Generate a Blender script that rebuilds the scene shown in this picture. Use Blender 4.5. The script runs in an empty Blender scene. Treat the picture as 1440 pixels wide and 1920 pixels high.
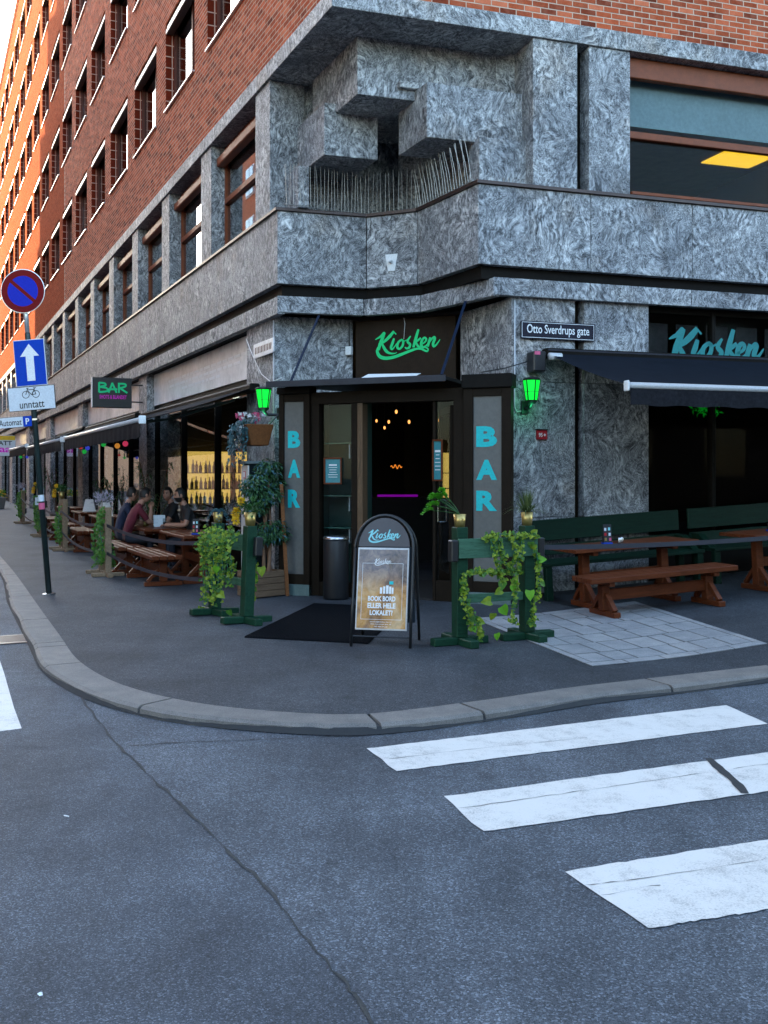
import bpy, bmesh, math, random
from mathutils import Vector, Matrix
rnd = random.Random(7)
S = bpy.context.scene
COL = S.collection
# ------------------------------------------------------------------ camera, sky, sun, exposure
cd = bpy.data.cameras.new('camera'); cam = bpy.data.objects.new('camera', cd); COL.objects.link(cam)
cam.location = (0, 0, 1.6); cam.rotation_euler = (math.radians(90), 0, 0)
cd.sensor_fit = 'VERTICAL'; cd.sensor_height = 36; cd.lens = 36 * 1900 / 1920; cd.shift_y = -70 / 1920
cd.clip_start = .05; cd.clip_end = 2000; S.camera = cam
SUN_EL = math.radians(14); SUN_AZ = math.atan2(-.80, .60)
w = bpy.data.worlds.new('World'); S.world = w; w.use_nodes = True
nt = w.node_tree; sk = nt.nodes.new('ShaderNodeTexSky'); sk.sky_type = 'NISHITA'; sk.sun_disc = False
sk.sun_elevation = SUN_EL; sk.sun_rotation = SUN_AZ; sk.air_density = 1.0; sk.dust_density = 1.0; sk.ozone_density = 1.0
bg = nt.nodes['Background']; bg.inputs[1].default_value = .15; nt.links.new(sk.outputs[0], bg.inputs[0])
sl = bpy.data.lights.new('sun', 'SUN'); sl.energy = 2.2; sl.angle = math.radians(.5); sl.color = (1, .80, .52)
so = bpy.data.objects.new('sun', sl); COL.objects.link(so); so.location = (-30, 30, 40)
sd = Vector((math.cos(SUN_EL) * math.sin(SUN_AZ), math.cos(SUN_EL) * math.cos(SUN_AZ), math.sin(SUN_EL)))
so.rotation_euler = sd.to_track_quat('Z', 'Y').to_euler()
S.view_settings.view_transform = 'Standard'; S.view_settings.look = 'None'
S.view_settings.exposure = 3.0; S.view_settings.gamma = 1.0
S.cycles.max_bounces = 7; S.cycles.transparent_max_bounces = 12; S.cycles.caustics_reflective = False
S.cycles.caustics_refractive = False

# ------------------------------------------------------------------ frames of the place
F, CX, HY, H = 1900., 720., 890., 1.6
C0 = Vector((-.635, 12.685))
aL, aR = math.radians(24.6), math.radians(18.2)
dL = Vector((-math.sin(aL), math.cos(aL))); nL = Vector((-dL.y, dL.x))
dR = Vector((math.cos(aR), math.sin(aR))); nR = Vector((dR.y, -dR.x))
V0 = Vector((-1.45, 13.95)); eV = Vector((3.05, -1.20)).normalized(); nV = Vector((eV.y, -eV.x))
def Lw(u, o, z=0): p = C0 + u * dL + o * nL; return Vector((p.x, p.y, z))      # left street front: along, outward
def Rw(u, o, z=0): p = C0 + u * dR + o * nR; return Vector((p.x, p.y, z))      # right street front
def Vw(t, o, z=0): p = V0 + t * eV + o * nV; return Vector((p.x, p.y, z))      # chamfered entrance front
def along(px, o, c, d, n):
    k = (px - CX) / F; q = c + o * n; return (k * q.y - q.x) / (d.x - k * d.y)
def uL(px, o=0): return along(px, o, C0, dL, nL)
def uR(px, o=0): return along(px, o, C0, dR, nR)
def tV(px, o=0): return along(px, o, V0, eV, nV)
def zat(py, Y): return H + (HY - py) * Y / F
def zg(x, y):                                                                 # the pavement climbs gently along the right street
    q = Vector((x, y)) - C0; t = q.dot(dR) - 1.5; o = q.dot(nR)
    r = 0 if t < 0 else (t * t / 2 if t < 1 else t - .5)
    wt = 1 if o < 4 else (.5 if o > 8 else 1 - .125 * (o - 4))
    return -.05 + .055 * min(r, 14) * wt
def G(px, py, dz=0):
    z = -.05
    for _ in range(12):
        Y = F * (H - z - dz) / (py - HY); x = (px - CX) / F * Y; z = zg(x, Y)
    return Vector((x, Y, z + dz))
def onG(v, dz=0): return Vector((v.x, v.y, zg(v.x, v.y) + dz))

# ------------------------------------------------------------------ mesh helpers
class M:
    def __init__(s): s.v = []; s.f = []; s.mi = []; s.cm = 0; s.uv = None; s.smooth = False
    def add(s, vs, fs):
        b = len(s.v); s.v += [tuple(v) for v in vs]
        for f in fs: s.f.append([b + i for i in f]); s.mi.append(s.cm)
    def hexa(s, p): s.add(p, [(0, 3, 2, 1), (4, 5, 6, 7), (0, 1, 5, 4), (1, 2, 6, 5), (2, 3, 7, 6), (3, 0, 4, 7)])
    def box(s, x0, x1, y0, y1, z0, z1, T=None):
        p = [(x0, y0, z0), (x1, y0, z0), (x1, y1, z0), (x0, y1, z0), (x0, y0, z1), (x1, y0, z1), (x1, y1, z1), (x0, y1, z1)]
        if T: p = [T @ Vector(q) for q in p]
        s.hexa(p)
    def fbox(s, fn, u0, u1, o0, o1, z0, z1):
        s.hexa([fn(u0, o0, z0), fn(u1, o0, z0), fn(u1, o1, z0), fn(u0, o1, z0), fn(u0, o0, z1), fn(u1, o0, z1), fn(u1, o1, z1), fn(u0, o1, z1)])
    def prism(s, poly, z0, z1):
        n = len(poly)
        s.add([(p[0], p[1], z0) for p in poly] + [(p[0], p[1], z1) for p in poly],
              [tuple(range(n))[::-1], tuple(range(n, 2 * n))] + [(i, (i + 1) % n, n + (i + 1) % n, n + i) for i in range(n)])
    def bar(s, a, b, w, h, up=(0, 0, 1)):
        a, b = Vector(a), Vector(b); d = (b - a).normalized(); u = Vector(up)
        r = d.cross(u)
        if r.length < 1e-4: r = d.cross(Vector((1, 0, 0)))
        r.normalize(); u = r.cross(d); r *= w / 2; u *= h / 2
        s.hexa([a - r - u, a + r - u, a + r + u, a - r + u, b - r - u, b + r - u, b + r + u, b - r + u])
    def tube(s, pts, r, n=8, cap=True):
        pts = [Vector(p) for p in pts]; R = r if isinstance(r, (list, tuple)) else [r] * len(pts)
        vs = []; ref = None
        for i, p in enumerate(pts):
            d = (pts[min(i + 1, len(pts) - 1)] - pts[max(i - 1, 0)]).normalized()
            if ref is None: ref = d.cross(Vector((0, 0, 1)) if abs(d.z) < .9 else Vector((1, 0, 0)))
            a = (ref - d * ref.dot(d)).normalized(); ref = a; b = d.cross(a)
            vs += [p + R[i] * (math.cos(6.2832 * k / n) * a + math.sin(6.2832 * k / n) * b) for k in range(n)]
        fs = [(i * n + k, i * n + (k + 1) % n, (i + 1) * n + (k + 1) % n, (i + 1) * n + k) for i in range(len(pts) - 1) for k in range(n)]
        if cap: fs += [tuple(range(n))[::-1], tuple(range((len(pts) - 1) * n, len(pts) * n))]
        s.add(vs, fs)
    def lathe(s, prof, n=16, c=(0, 0, 0)):
        vs = [(c[0] + r * math.cos(6.2832 * k / n), c[1] + r * math.sin(6.2832 * k / n), c[2] + z) for r, z in prof for k in range(n)]
        m = len(prof)
        s.add(vs, [(i * n + k, i * n + (k + 1) % n, (i + 1) * n + (k + 1) % n, (i + 1) * n + k) for i in range(m - 1) for k in range(n)]
              + [tuple(range(n))[::-1], tuple(range((m - 1) * n, m * n))])
    def ball(s, c, rx, ry=None, rz=None, n=10, m=7, T=None):
        ry = ry or rx; rz = rz or rx
        vs = []
        for i in range(m + 1):
            a = math.pi * i / m; rr = max(math.sin(a), .02)
            for k in range(n):
                q = Vector((rx * rr * math.cos(6.2832 * k / n), ry * rr * math.sin(6.2832 * k / n), rz * math.cos(a)))
                vs.append((T @ q if T else q) + Vector(c))
        s.add(vs, [(i * n + k, (i + 1) * n + k, (i + 1) * n + (k + 1) % n, i * n + (k + 1) % n) for i in range(m) for k in range(n)])
    def leaf(s, p, d, up, L, W, fold=.25):
        d = d.normalized(); r = d.cross(up)
        if r.length < 1e-3: r = d.cross(Vector((1, .3, .2)))
        r.normalize(); u = r.cross(d)
        s.add([p, p + d * L * .4 + r * W * .5 + u * W * fold, p + d * L - u * L * .12, p + d * L * .4 - r * W * .5 + u * W * fold, p + d * L * .5],
              [(0, 1, 4), (1, 2, 4), (2, 3, 4), (3, 0, 4)])
    def heart(s, p, d, up, L):
        d = d.normalized(); r = d.cross(up)
        if r.length < 1e-3: r = d.cross(Vector((1, .3, .2)))
        r.normalize(); u = r.cross(d)
        o = [(0, 0), (.42, -.1), (.5, .2), (.34, .6), (0, 1.05), (-.34, .6), (-.5, .2), (-.42, -.1)]
        s.add([p + d * L * y + r * L * x + u * L * (.18 * abs(x) * 2 - .1 * y * y) for x, y in o] + [p + d * L * .4],
              [(i, (i + 1) % 8, 8) for i in range(8)])
    def build(s, name, mat=None, parent=None, bevel=0, smooth=None, recalc=True):
        me = bpy.data.meshes.new(name); me.from_pydata(s.v, [], s.f)
        if s.uv:
            l = me.uv_layers.new(name='UVMap'); co = me.vertices
            for lp in me.loops: l.data[lp.index].uv = s.uv(co[lp.vertex_index].co)
        if recalc:
            bm = bmesh.new(); bm.from_mesh(me); bmesh.ops.recalc_face_normals(bm, faces=bm.faces); bm.to_mesh(me); bm.free()
        for m in (mat if isinstance(mat, (list, tuple)) else [mat]): me.materials.append(m)
        if len(me.materials) > 1: me.polygons.foreach_set('material_index', s.mi)
        if smooth if smooth is not None else s.smooth: me.polygons.foreach_set('use_smooth', [True] * len(me.polygons))
        o = bpy.data.objects.new(name, me); COL.objects.link(o)
        if parent is not None: o.parent = parent
        if bevel:
            b = o.modifiers.new('bevel', 'BEVEL'); b.width = bevel; b.segments = 1; b.limit_method = 'ANGLE'
        return o
def tag(o, label, cat, group=None, kind=None):
    o['label'] = label; o['category'] = cat
    if group: o['group'] = group
    if kind: o['kind'] = kind
    return o
def thing(name, label, cat, loc=(0, 0, 0), rz=0, group=None):
    o = bpy.data.objects.new(name, None); COL.objects.link(o); o.location = loc; o.rotation_euler = (0, 0, rz)
    o.empty_display_size = .2
    return tag(o, label, cat, group)
def struct(o): o['kind'] = 'structure'; return o
def kids(o): return [c for c in bpy.data.objects if c.parent == o]
def dup(root, loc, rz=None, label=None):
    r = root.copy(); COL.objects.link(r); r.location = loc
    if rz is not None: r.rotation_euler = (0, 0, rz)
    if label: r['label'] = label
    for ch in root.children:
        c = ch.copy(); COL.objects.link(c); c.parent = r
        for g in ch.children: d = g.copy(); COL.objects.link(d); d.parent = c
    return r
def copy_part(src, parent, mw=None, name=None):
    c = src.copy(); COL.objects.link(c); c.parent = parent
    if mw is not None: c.matrix_world = mw; c.matrix_basis = mw
    return c
def frameL(u, o, z):
    return Matrix(((dL.x, nL.x, 0, 0), (dL.y, nL.y, 0, 0), (0, 0, 1, 0), (0, 0, 0, 1))) , Lw(u, o, z)
def mxL(u, o, z): m, p = frameL(u, o, z); return Matrix.Translation(p) @ m
def rotof(d): return math.atan2(d.y, d.x)

# ------------------------------------------------------------------ materials
def N(t, k, **kw):
    n = t.nodes.new(k)
    for a, b in kw.items():
        if hasattr(n, a): setattr(n, a, b)
    return n
def base(name, rough=.6, metal=0., spec=.5):
    m = bpy.data.materials.new(name); m.use_nodes = True; t = m.node_tree; p = t.nodes['Principled BSDF']
    p.inputs['Roughness'].default_value = rough; p.inputs['Metallic'].default_value = metal
    p.inputs['Specular IOR Level'].default_value = spec
    return m, t, p
def ramp(t, fac, stops):
    r = N(t, 'ShaderNodeValToRGB'); e = r.color_ramp.elements
    while len(e) < len(stops): e.new(.5)
    for i, (q, c) in enumerate(stops): e[i].position = q; e[i].color = (c[0], c[1], c[2], 1)
    t.links.new(fac, r.inputs[0]); return r.outputs[0]
def coords(t, rand=True, kind='Object', scale=(1, 1, 1)):
    c = N(t, 'ShaderNodeTexCoord'); o = c.outputs[kind]
    if rand:
        oi = N(t, 'ShaderNodeObjectInfo'); ml = N(t, 'ShaderNodeVectorMath', operation='SCALE'); cb = N(t, 'ShaderNodeCombineXYZ')
        for i in range(3): t.links.new(oi.outputs['Random'], cb.inputs[i])
        ml.inputs[3].default_value = 37.; t.links.new(cb.outputs[0], ml.inputs[0])
        ad = N(t, 'ShaderNodeVectorMath', operation='ADD'); t.links.new(o, ad.inputs[0]); t.links.new(ml.outputs[0], ad.inputs[1]); o = ad.outputs[0]
    if scale != (1, 1, 1):
        mp = N(t, 'ShaderNodeVectorMath', operation='MULTIPLY'); mp.inputs[1].default_value = scale; t.links.new(o, mp.inputs[0]); o = mp.outputs[0]
    return o
def noise(t, vec, scale, detail=4, rough=.6, dist=0):
    n = N(t, 'ShaderNodeTexNoise'); n.inputs['Scale'].default_value = scale; n.inputs['Detail'].default_value = detail
    n.inputs['Roughness'].default_value = rough; n.inputs['Distortion'].default_value = dist; t.links.new(vec, n.inputs['Vector']); return n.outputs['Fac']
def mixc(t, fac, a, b, mode='MIX'):
    m = N(t, 'ShaderNodeMix'); m.data_type = 'RGBA'; m.blend_type = mode
    if isinstance(fac, (int, float)): m.inputs[0].default_value = fac
    else: t.links.new(fac, m.inputs[0])
    for i, x in ((6, a), (7, b)):
        if isinstance(x, (tuple, list)): m.inputs[i].default_value = (x[0], x[1], x[2], 1)
        else: t.links.new(x, m.inputs[i])
    return m.outputs[2]
def bump(t, p, h, strength=.3, dist=.01):
    b = N(t, 'ShaderNodeBump'); b.inputs['Strength'].default_value = strength; b.inputs['Distance'].default_value = dist
    t.links.new(h, b.inputs['Height']); t.links.new(b.outputs[0], p.inputs['Normal'])
def paint(name, c, rough=.5, metal=0., var=.18, scale=6., bmp=0., spec=.5):
    m, t, p = base(name, rough, metal, spec); v = coords(t)
    n = noise(t, v, scale, 5, .65); f = noise(t, v, scale * 9, 3)
    c1 = ramp(t, n, [(.3, [x * (1 - var) for x in c]), (.7, [min(1, x * (1 + var)) for x in c])])
    c2 = mixc(t, .25, c1, ramp(t, f, [(.35, [x * .6 for x in c]), (.65, [min(1, x * 1.3) for x in c])]))
    t.links.new(c2, p.inputs['Base Color'])
    if bmp: bump(t, p, f, bmp, .004)
    return m
def emit(name, c, s):
    m, t, p = base(name); p.inputs['Base Color'].default_value = (c[0] * .5, c[1] * .5, c[2] * .5, 1)
    p.inputs['Emission Color'].default_value = (*c, 1); p.inputs['Emission Strength'].default_value = s; return m
def glass(name, tint=(.75, .8, .8), ior=1.7, lo=.03, rough=.01):
    m = bpy.data.materials.new(name); m.use_nodes = True; t = m.node_tree; t.nodes.remove(t.nodes['Principled BSDF'])
    out = t.nodes['Material Output']; tr = N(t, 'ShaderNodeBsdfTransparent'); tr.inputs[0].default_value = (*tint, 1)
    gl = N(t, 'ShaderNodeBsdfGlossy'); gl.inputs['Roughness'].default_value = rough; gl.inputs[0].default_value = (.95, .97, 1, 1)
    f0 = ((ior - 1) / (ior + 1)) ** 2; ge = N(t, 'ShaderNodeNewGeometry'); dt = N(t, 'ShaderNodeVectorMath', operation='DOT_PRODUCT'); t.links.new(ge.outputs['Incoming'], dt.inputs[0]); t.links.new(ge.outputs['Normal'], dt.inputs[1])
    ab = N(t, 'ShaderNodeMath', operation='ABSOLUTE'); t.links.new(dt.outputs['Value'], ab.inputs[0]); iv = N(t, 'ShaderNodeMath', operation='SUBTRACT'); iv.inputs[0].default_value = 1; t.links.new(ab.outputs[0], iv.inputs[1])
    pw = N(t, 'ShaderNodeMath', operation='POWER'); pw.inputs[1].default_value = 5; t.links.new(iv.outputs[0], pw.inputs[0]); fr = N(t, 'ShaderNodeMath', operation='MULTIPLY_ADD'); fr.inputs[1].default_value = 1 - f0; fr.inputs[2].default_value = f0; t.links.new(pw.outputs[0], fr.inputs[0])
    mx = N(t, 'ShaderNodeMixShader'); t.links.new(fr.outputs[0], mx.inputs[0]); t.links.new(tr.outputs[0], mx.inputs[1]); t.links.new(gl.outputs[0], mx.inputs[2])
    t.links.new(mx.outputs[0], out.inputs[0]); return m
def granite():
    m, t, p = base('swirled_grey_granite', .6, 0, .22); v = coords(t)
    w1 = N(t, 'ShaderNodeTexNoise'); w1.inputs['Scale'].default_value = 1.3; w1.inputs['Detail'].default_value = 3; t.links.new(v, w1.inputs['Vector'])
    sc_ = N(t, 'ShaderNodeVectorMath', operation='SCALE'); sc_.inputs[3].default_value = .8; t.links.new(w1.outputs['Color'], sc_.inputs[0])
    vv = N(t, 'ShaderNodeVectorMath', operation='ADD'); t.links.new(v, vv.inputs[0]); t.links.new(sc_.outputs[0], vv.inputs[1])
    st = N(t, 'ShaderNodeMapping'); st.inputs['Rotation'].default_value = (.5, .65, .3); st.inputs['Scale'].default_value = (1.5, 1.25, .8); t.links.new(vv.outputs[0], st.inputs['Vector'])
    big = noise(t, v, 1.4, 4, .55, .8)
    sw = noise(t, st.outputs[0], 10.5, 13, .80, .18)
    fine = noise(t, st.outputs[0], 48, 6, .82, .1)
    c = ramp(t, sw, [(.37, (.010, .010, .011)), (.45, (.07, .071, .075)), (.50, (.25, .25, .255)), (.55, (.50, .50, .50)), (.63, (.86, .85, .83))])
    c2 = ramp(t, fine, [(.38, (.012, .012, .014)), (.47, (.12, .122, .128)), (.55, (.37, .372, .375)), (.65, (.86, .85, .83))])
    mixm = noise(t, v, 2.3, 3, .5, 1.); c = mixc(t, ramp(t, mixm, [(.35, (.12, .12, .12)), (.65, (.8, .8, .8))]), c, c2)
    c = mixc(t, .6, c, ramp(t, big, [(.32, (.48, .49, .52)), (.5, (.98, .98, .98)), (.68, (1.5, 1.47, 1.42))]), 'MULTIPLY')
    warm_ = noise(t, v, .9, 5, .65); c = mixc(t, ramp(t, warm_, [(.54, (0, 0, 0)), (.70, (.55, .55, .55))]), c, (1.0, .80, .62), 'MULTIPLY')
    vo = N(t, 'ShaderNodeTexVoronoi'); vo.inputs['Scale'].default_value = 7; t.links.new(v, vo.inputs['Vector'])
    c = mixc(t, 1.0, c, ramp(t, vo.outputs['Distance'], [(.06, (.10, .10, .11)), (.09, (1, 1, 1))]), 'MULTIPLY')
    t.links.new(c, p.inputs['Base Color']); bump(t, p, fine, .15, .002); return m
def brickmat(name, attr=False):
    m, t, p = base(name, .9, 0, .03); v = coords(t)
    if attr:
        a = N(t, 'ShaderNodeAttribute'); a.attribute_name = 'tone'; r = a.outputs['Fac']
    else: r = N(t, 'ShaderNodeObjectInfo').outputs['Random']
    c = ramp(t, r, [(0, (.17, .044, .024)), (.14, (.38, .096, .042)), (.6, (.56, .158, .066)), (.85, (.64, .21, .095)), (1, (.70, .30, .16))])
    f = noise(t, v, 55, 4, .7); b = noise(t, v, 7, 3)
    c = mixc(t, .5, c, ramp(t, f, [(.35, (.06, .02, .013)), (.65, (.52, .17, .09))]), 'OVERLAY')
    c = mixc(t, .22, c, ramp(t, b, [(.4, (.10, .03, .02)), (.7, (.45, .2, .13))]))
    t.links.new(c, p.inputs['Base Color']); bump(t, p, f, .5, .004); return m
def bricktex(name, bw, bh, mort, off=.5, c1=(.30, .08, .042), c2=(.17, .042, .025), mc=(.42, .33, .27)):
    m, t, p = base(name, .9, 0, .0); uv = N(t, 'ShaderNodeTexCoord').outputs['UV']
    b = N(t, 'ShaderNodeTexBrick'); b.offset = off; b.inputs['Scale'].default_value = 1; b.inputs['Brick Width'].default_value = bw
    b.inputs['Row Height'].default_value = bh; b.inputs['Mortar Size'].default_value = mort; b.inputs['Mortar Smooth'].default_value = .2
    b.inputs['Color1'].default_value = (*c1, 1); b.inputs['Color2'].default_value = (*c2, 1); b.inputs['Mortar'].default_value = (*mc, 1)
    t.links.new(uv, b.inputs['Vector']); f = noise(t, coords(t, False), 9, 5, .7)
    c = mixc(t, .45, b.outputs['Color'], ramp(t, f, [(.3, (.1, .03, .02)), (.7, (.5, .22, .13))]), 'OVERLAY')
    t.links.new(c, p.inputs['Base Color']); bump(t, p, b.outputs['Fac'], -.4, .01); return m
def asphalt(name, c, coarse, warm=0.):
    m, t, p = base(name, .72, 0, .35); v = coords(t, False)
    vo = N(t, 'ShaderNodeTexVoronoi'); vo.inputs['Scale'].default_value = coarse; t.links.new(v, vo.inputs['Vector'])
    sp = N(t, 'ShaderNodeSeparateColor'); t.links.new(vo.outputs['Color'], sp.inputs[0])
    f = noise(t, v, coarse * 1.6, 2, .85); bl = noise(t, v, .9, 6, .6); md = noise(t, v, 7, 4, .6)
    col = ramp(t, sp.outputs[0], [(.0, [x * .12 for x in c]), (.38, [x * .7 for x in c]), (.8, [x * 1.6 for x in c]), (1, [x * 4.5 for x in c])])
    col = mixc(t, .45, col, ramp(t, f, [(.38, [x * .12 for x in c]), (.62, [x * 2.2 for x in c])]))
    col = mixc(t, .8, col, ramp(t, bl, [(.32, (.50, .50, .51)), (.5, (.95, .95, .95)), (.68, (1.35 + warm, 1.32, 1.28))]), 'MULTIPLY')
    col = mixc(t, .55, col, ramp(t, md, [(.3, (.72, .72, .72)), (.7, (1.2, 1.2, 1.2))]), 'MULTIPLY')
    mp_ = N(t, 'ShaderNodeMapping'); mp_.inputs['Rotation'].default_value = (0, 0, .43); mp_.inputs['Scale'].default_value = (1.6, .22, 1); t.links.new(v, mp_.inputs['Vector']); tr_ = noise(t, mp_.outputs[0], 1.6, 5, .6, .4)
    col = mixc(t, .7, col, ramp(t, tr_, [(.3, (.66, .66, .66)), (.5, (1, 1, 1)), (.7, (1.22, 1.21, 1.2))]), 'MULTIPLY')
    spots = noise(t, v, 2.6, 2, .5)
    col = mixc(t, .7, col, ramp(t, spots, [(.22, (.35, .35, .35)), (.29, (1, 1, 1))]), 'MULTIPLY')
    t.links.new(col, p.inputs['Base Color']); bump(t, p, f, .55, .006); return m
def stone(name, c, var=.3):
    m, t, p = base(name, .7); v = coords(t)
    r = N(t, 'ShaderNodeObjectInfo').outputs['Random']
    tone = ramp(t, r, [(0, [x * .72 for x in c]), (.5, c), (1, (c[0] * 1.35, c[1] * 1.25, c[2] * 1.15))])
    f = noise(t, v, 150, 3, .8); b = noise(t, v, 5, 6, .65)
    col = mixc(t, .6, tone, ramp(t, f, [(.35, [x * .35 for x in c]), (.66, [x * 1.6 for x in c])]))
    col = mixc(t, .75, col, ramp(t, b, [(.3, (.6, .6, .62)), (.7, (1.15, 1.12, 1.08))]), 'MULTIPLY')
    t.links.new(col, p.inputs['Base Color']); bump(t, p, f, .4, .004); return m
def wood(name, c, rough=.45, sx=(1, 9, 9)):
    m, t, p = base(name, min(rough + .1, .8), 0, .18); v = coords(t, True, 'Object', sx)
    n = noise(t, v, 4, 6, .65, .8); f = noise(t, v, 26, 4, .7)
    col = ramp(t, n, [(.3, [x * .5 for x in c]), (.5, c), (.72, [min(1, x * 1.45) for x in c])])
    col = mixc(t, .35, col, ramp(t, f, [(.35, [x * .4 for x in c]), (.65, [x * 1.3 for x in c])]))
    t.links.new(col, p.inputs['Base Color']); bump(t, p, f, .25, .003); return m
def leafmat(name, c1, c2, spec=.4):
    m, t, p = base(name, .5, 0, spec); v = coords(t, False)
    n = noise(t, v, 16, 3, .7); g = N(t, 'ShaderNodeNewGeometry').outputs['Random Per Island']
    col = mixc(t, .5, ramp(t, g, [(0, c1), (1, c2)]), ramp(t, n, [(.35, c1), (.65, c2)]))
    t.links.new(col, p.inputs['Base Color']); p.inputs['Subsurface Weight'].default_value = 0
    tl = N(t, 'ShaderNodeBsdfTranslucent'); t.links.new(col, tl.inputs[0]); mx = N(t, 'ShaderNodeMixShader'); mx.inputs[0].default_value = .3
    t.links.new(p.outputs[0], mx.inputs[1]); t.links.new(tl.outputs[0], mx.inputs[2]); t.links.new(mx.outputs[0], t.nodes['Material Output'].inputs[0])
    return m
def roadpaint():
    m, t, p = base('worn_white_road_paint', .6); v = coords(t, False)
    f = noise(t, v, 90, 4, .85); b = noise(t, v, 5, 8, .75)
    mx = N(t, 'ShaderNodeMath', operation='ADD'); t.links.new(f, mx.inputs[0]); t.links.new(b, mx.inputs[1])
    col = ramp(t, mx.outputs[0], [(.64, (.09, .09, .09)), (.78, (.40, .375, .34)), (.92, (.60, .56, .505)), (1, (.69, .65, .59))])
    t.links.new(col, p.inputs['Base Color']); bump(t, p, f, .4, .003); return m
MT = {}
MT['granite'] = granite(); MT['brick'] = brickmat('red_brick'); MT['brickv'] = brickmat('red_brick_varied', True)
MT['mortar'] = paint('pale_mortar', (.50, .36, .27), .9, var=.15, scale=30, bmp=.3, spec=.05)
MT['brickfar'] = bricktex('far_brickwork', .24, .08, .007, .5, (.50, .155, .078), (.34, .100, .050), (.46, .32, .23))
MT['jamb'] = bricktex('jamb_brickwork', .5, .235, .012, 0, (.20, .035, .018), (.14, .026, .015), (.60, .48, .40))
MT['road'] = asphalt('road_asphalt', (.070, .078, .089), 140); MT['road2'] = asphalt('smooth_road_asphalt', (.058, .066, .078), 180)
MT['pave'] = asphalt('pavement_asphalt', (.034, .037, .042), 120)
MT['seam'] = paint('crack_seal', (.025, .025, .026), .8, bmp=.4, scale=20)
MT['seam2'] = paint('gritty_joint', (.042, .041, .039), .9, bmp=.6, var=.5, scale=45); MT['kerb'] = stone('kerb_granite', (.185, .168, .15)); MT['slab'] = stone('paving_concrete', (.30, .30, .30))
MT['paint'] = roadpaint()
MT['dark'] = paint('dark_bronze_frame', (.011, .0095, .008), .6, var=.25, scale=3, spec=.06); MT['black'] = paint('black_metal', (.012, .012, .013), .4)
MT['bronze'] = paint('bronze_frame', (.016, .0105, .0065), .6, spec=.07)
MT['wframe'] = paint('brown_window_frame', (.20, .052, .018), .5, var=.2, scale=8, spec=.25); MT['wframe2'] = paint('dark_plum_window_frame', (.11, .034, .022), .5, spec=.2)
MT['metal'] = paint('light_metal', (.62, .62, .62), .3, .6, var=.06); MT['alu'] = paint('white_aluminium', (.52, .52, .52), .35, .1, var=.05)
MT['casefront'] = paint('grey_case_front', (.30, .29, .29), .4, .4); MT['rod'] = paint('dull_steel_rod', (.42, .40, .38), .4, .8); MT['curtain'] = paint('dark_curtain', (.035, .032, .032), .9, var=.3, scale=12); MT['steel'] = paint('steel', (.5, .5, .5), .25, 1.)
MT['glass'] = glass('window_glass', (.6, .65, .65), 3.2); MT['glassdark'] = glass('dark_shop_glass', (.84, .87, .87), 1.15); MT['glassr'] = glass('office_glass', (.88, .9, .9), 1.12)
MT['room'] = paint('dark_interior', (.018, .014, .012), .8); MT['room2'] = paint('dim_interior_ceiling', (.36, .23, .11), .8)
MT['blind'] = paint('grey_roller_blind', (.20, .28, .29), .7, var=.08, scale=2)
MT['copper'] = paint('brown_copper_flashing', (.060, .036, .030), .4, .3)
MT['canvas'] = paint('navy_awning_canvas', (.0065, .009, .0145), .85, var=.3, scale=5, bmp=.3, spec=.08); MT['valance'] = paint('charcoal_valance', (.018, .018, .021), .9, var=.45, scale=24, spec=.05)
MT['green'] = wood('dark_green_painted_wood', (.008, .040, .020), .4); MT['green2'] = wood('faded_green_painted_wood', (.055, .135, .080), .55)
MT['greenb'] = wood('deep_green_bench_paint', (.004, .022, .012), .4)
MT['teak'] = wood('red_brown_oiled_wood', (.125, .031, .010), .33); MT['crate'] = wood('weathered_crate_wood', (.17, .105, .062), .7); MT['pine'] = wood('pale_pine_post', (.27, .185, .115), .7)
MT['frost'] = paint('frosted_grey_glass', (.105, .10, .09), .5, var=.06, scale=2); MT['cyan'] = paint('cyan_vinyl', (.0, .48, .48), .6, var=.03)
MT['signgreen'] = emit('lit_green_script', (.0, .75, .24), .035); MT['teal'] = paint('teal_vinyl', (.0, .21, .20), .5, var=.05)
MT['mint'] = paint('mint_vinyl', (.24, .62, .64), .5, var=.03); MT['white'] = paint('white_print', (.80, .80, .78), .5, var=.02)
MT['signbrown'] = paint('brown_sign_board', (.030, .019, .012), .6, spec=.08); MT['navy'] = paint('navy_enamel', (.006, .008, .022), .25); MT['blue'] = paint('blue_sign_face', (.003, .05, .42), .6, spec=.15, var=.06)
MT['red'] = paint('red_sign_face', (.17, .004, .006), .6, spec=.15, var=.06); MT['signwhite'] = paint('white_sign_face', (.62, .66, .69), .4, var=.04); MT['ink'] = paint('black_print', (.012, .012, .014), .5, var=.02)
MT['gold'] = paint('brass_pot', (.50, .36, .12), .35, .75, var=.1, scale=3)
MT['soil'] = paint('soil', (.02, .015, .01), .95); MT['rubber'] = paint('black_rubber', (.004, .0045, .006), .9, var=.2, scale=60, bmp=.6, spec=.08)
MT['belt'] = paint('dark_belt', (.022, .022, .032), .6); MT['pole'] = paint('dark_green_pole', (.020, .035, .032), .4, .2, var=.3)
MT['ivy'] = leafmat('lime_ivy_leaf', (.05, .17, .010), (.36, .42, .03)); MT['ivyd'] = leafmat('green_ivy_leaf', (.018, .085, .010), (.09, .22, .025))
MT['bright'] = leafmat('bright_green_leaf', (.03, .25, .01), (.15, .48, .03)); MT['ficus'] = leafmat('ficus_leaf', (.014, .060, .020), (.075, .18, .065))
MT['blueleaf'] = leafmat('blue_green_leaf', (.02, .085, .10), (.10, .22, .24)); MT['grassy'] = leafmat('grassy_leaf', (.025, .055, .012), (.14, .17, .055))
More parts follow.
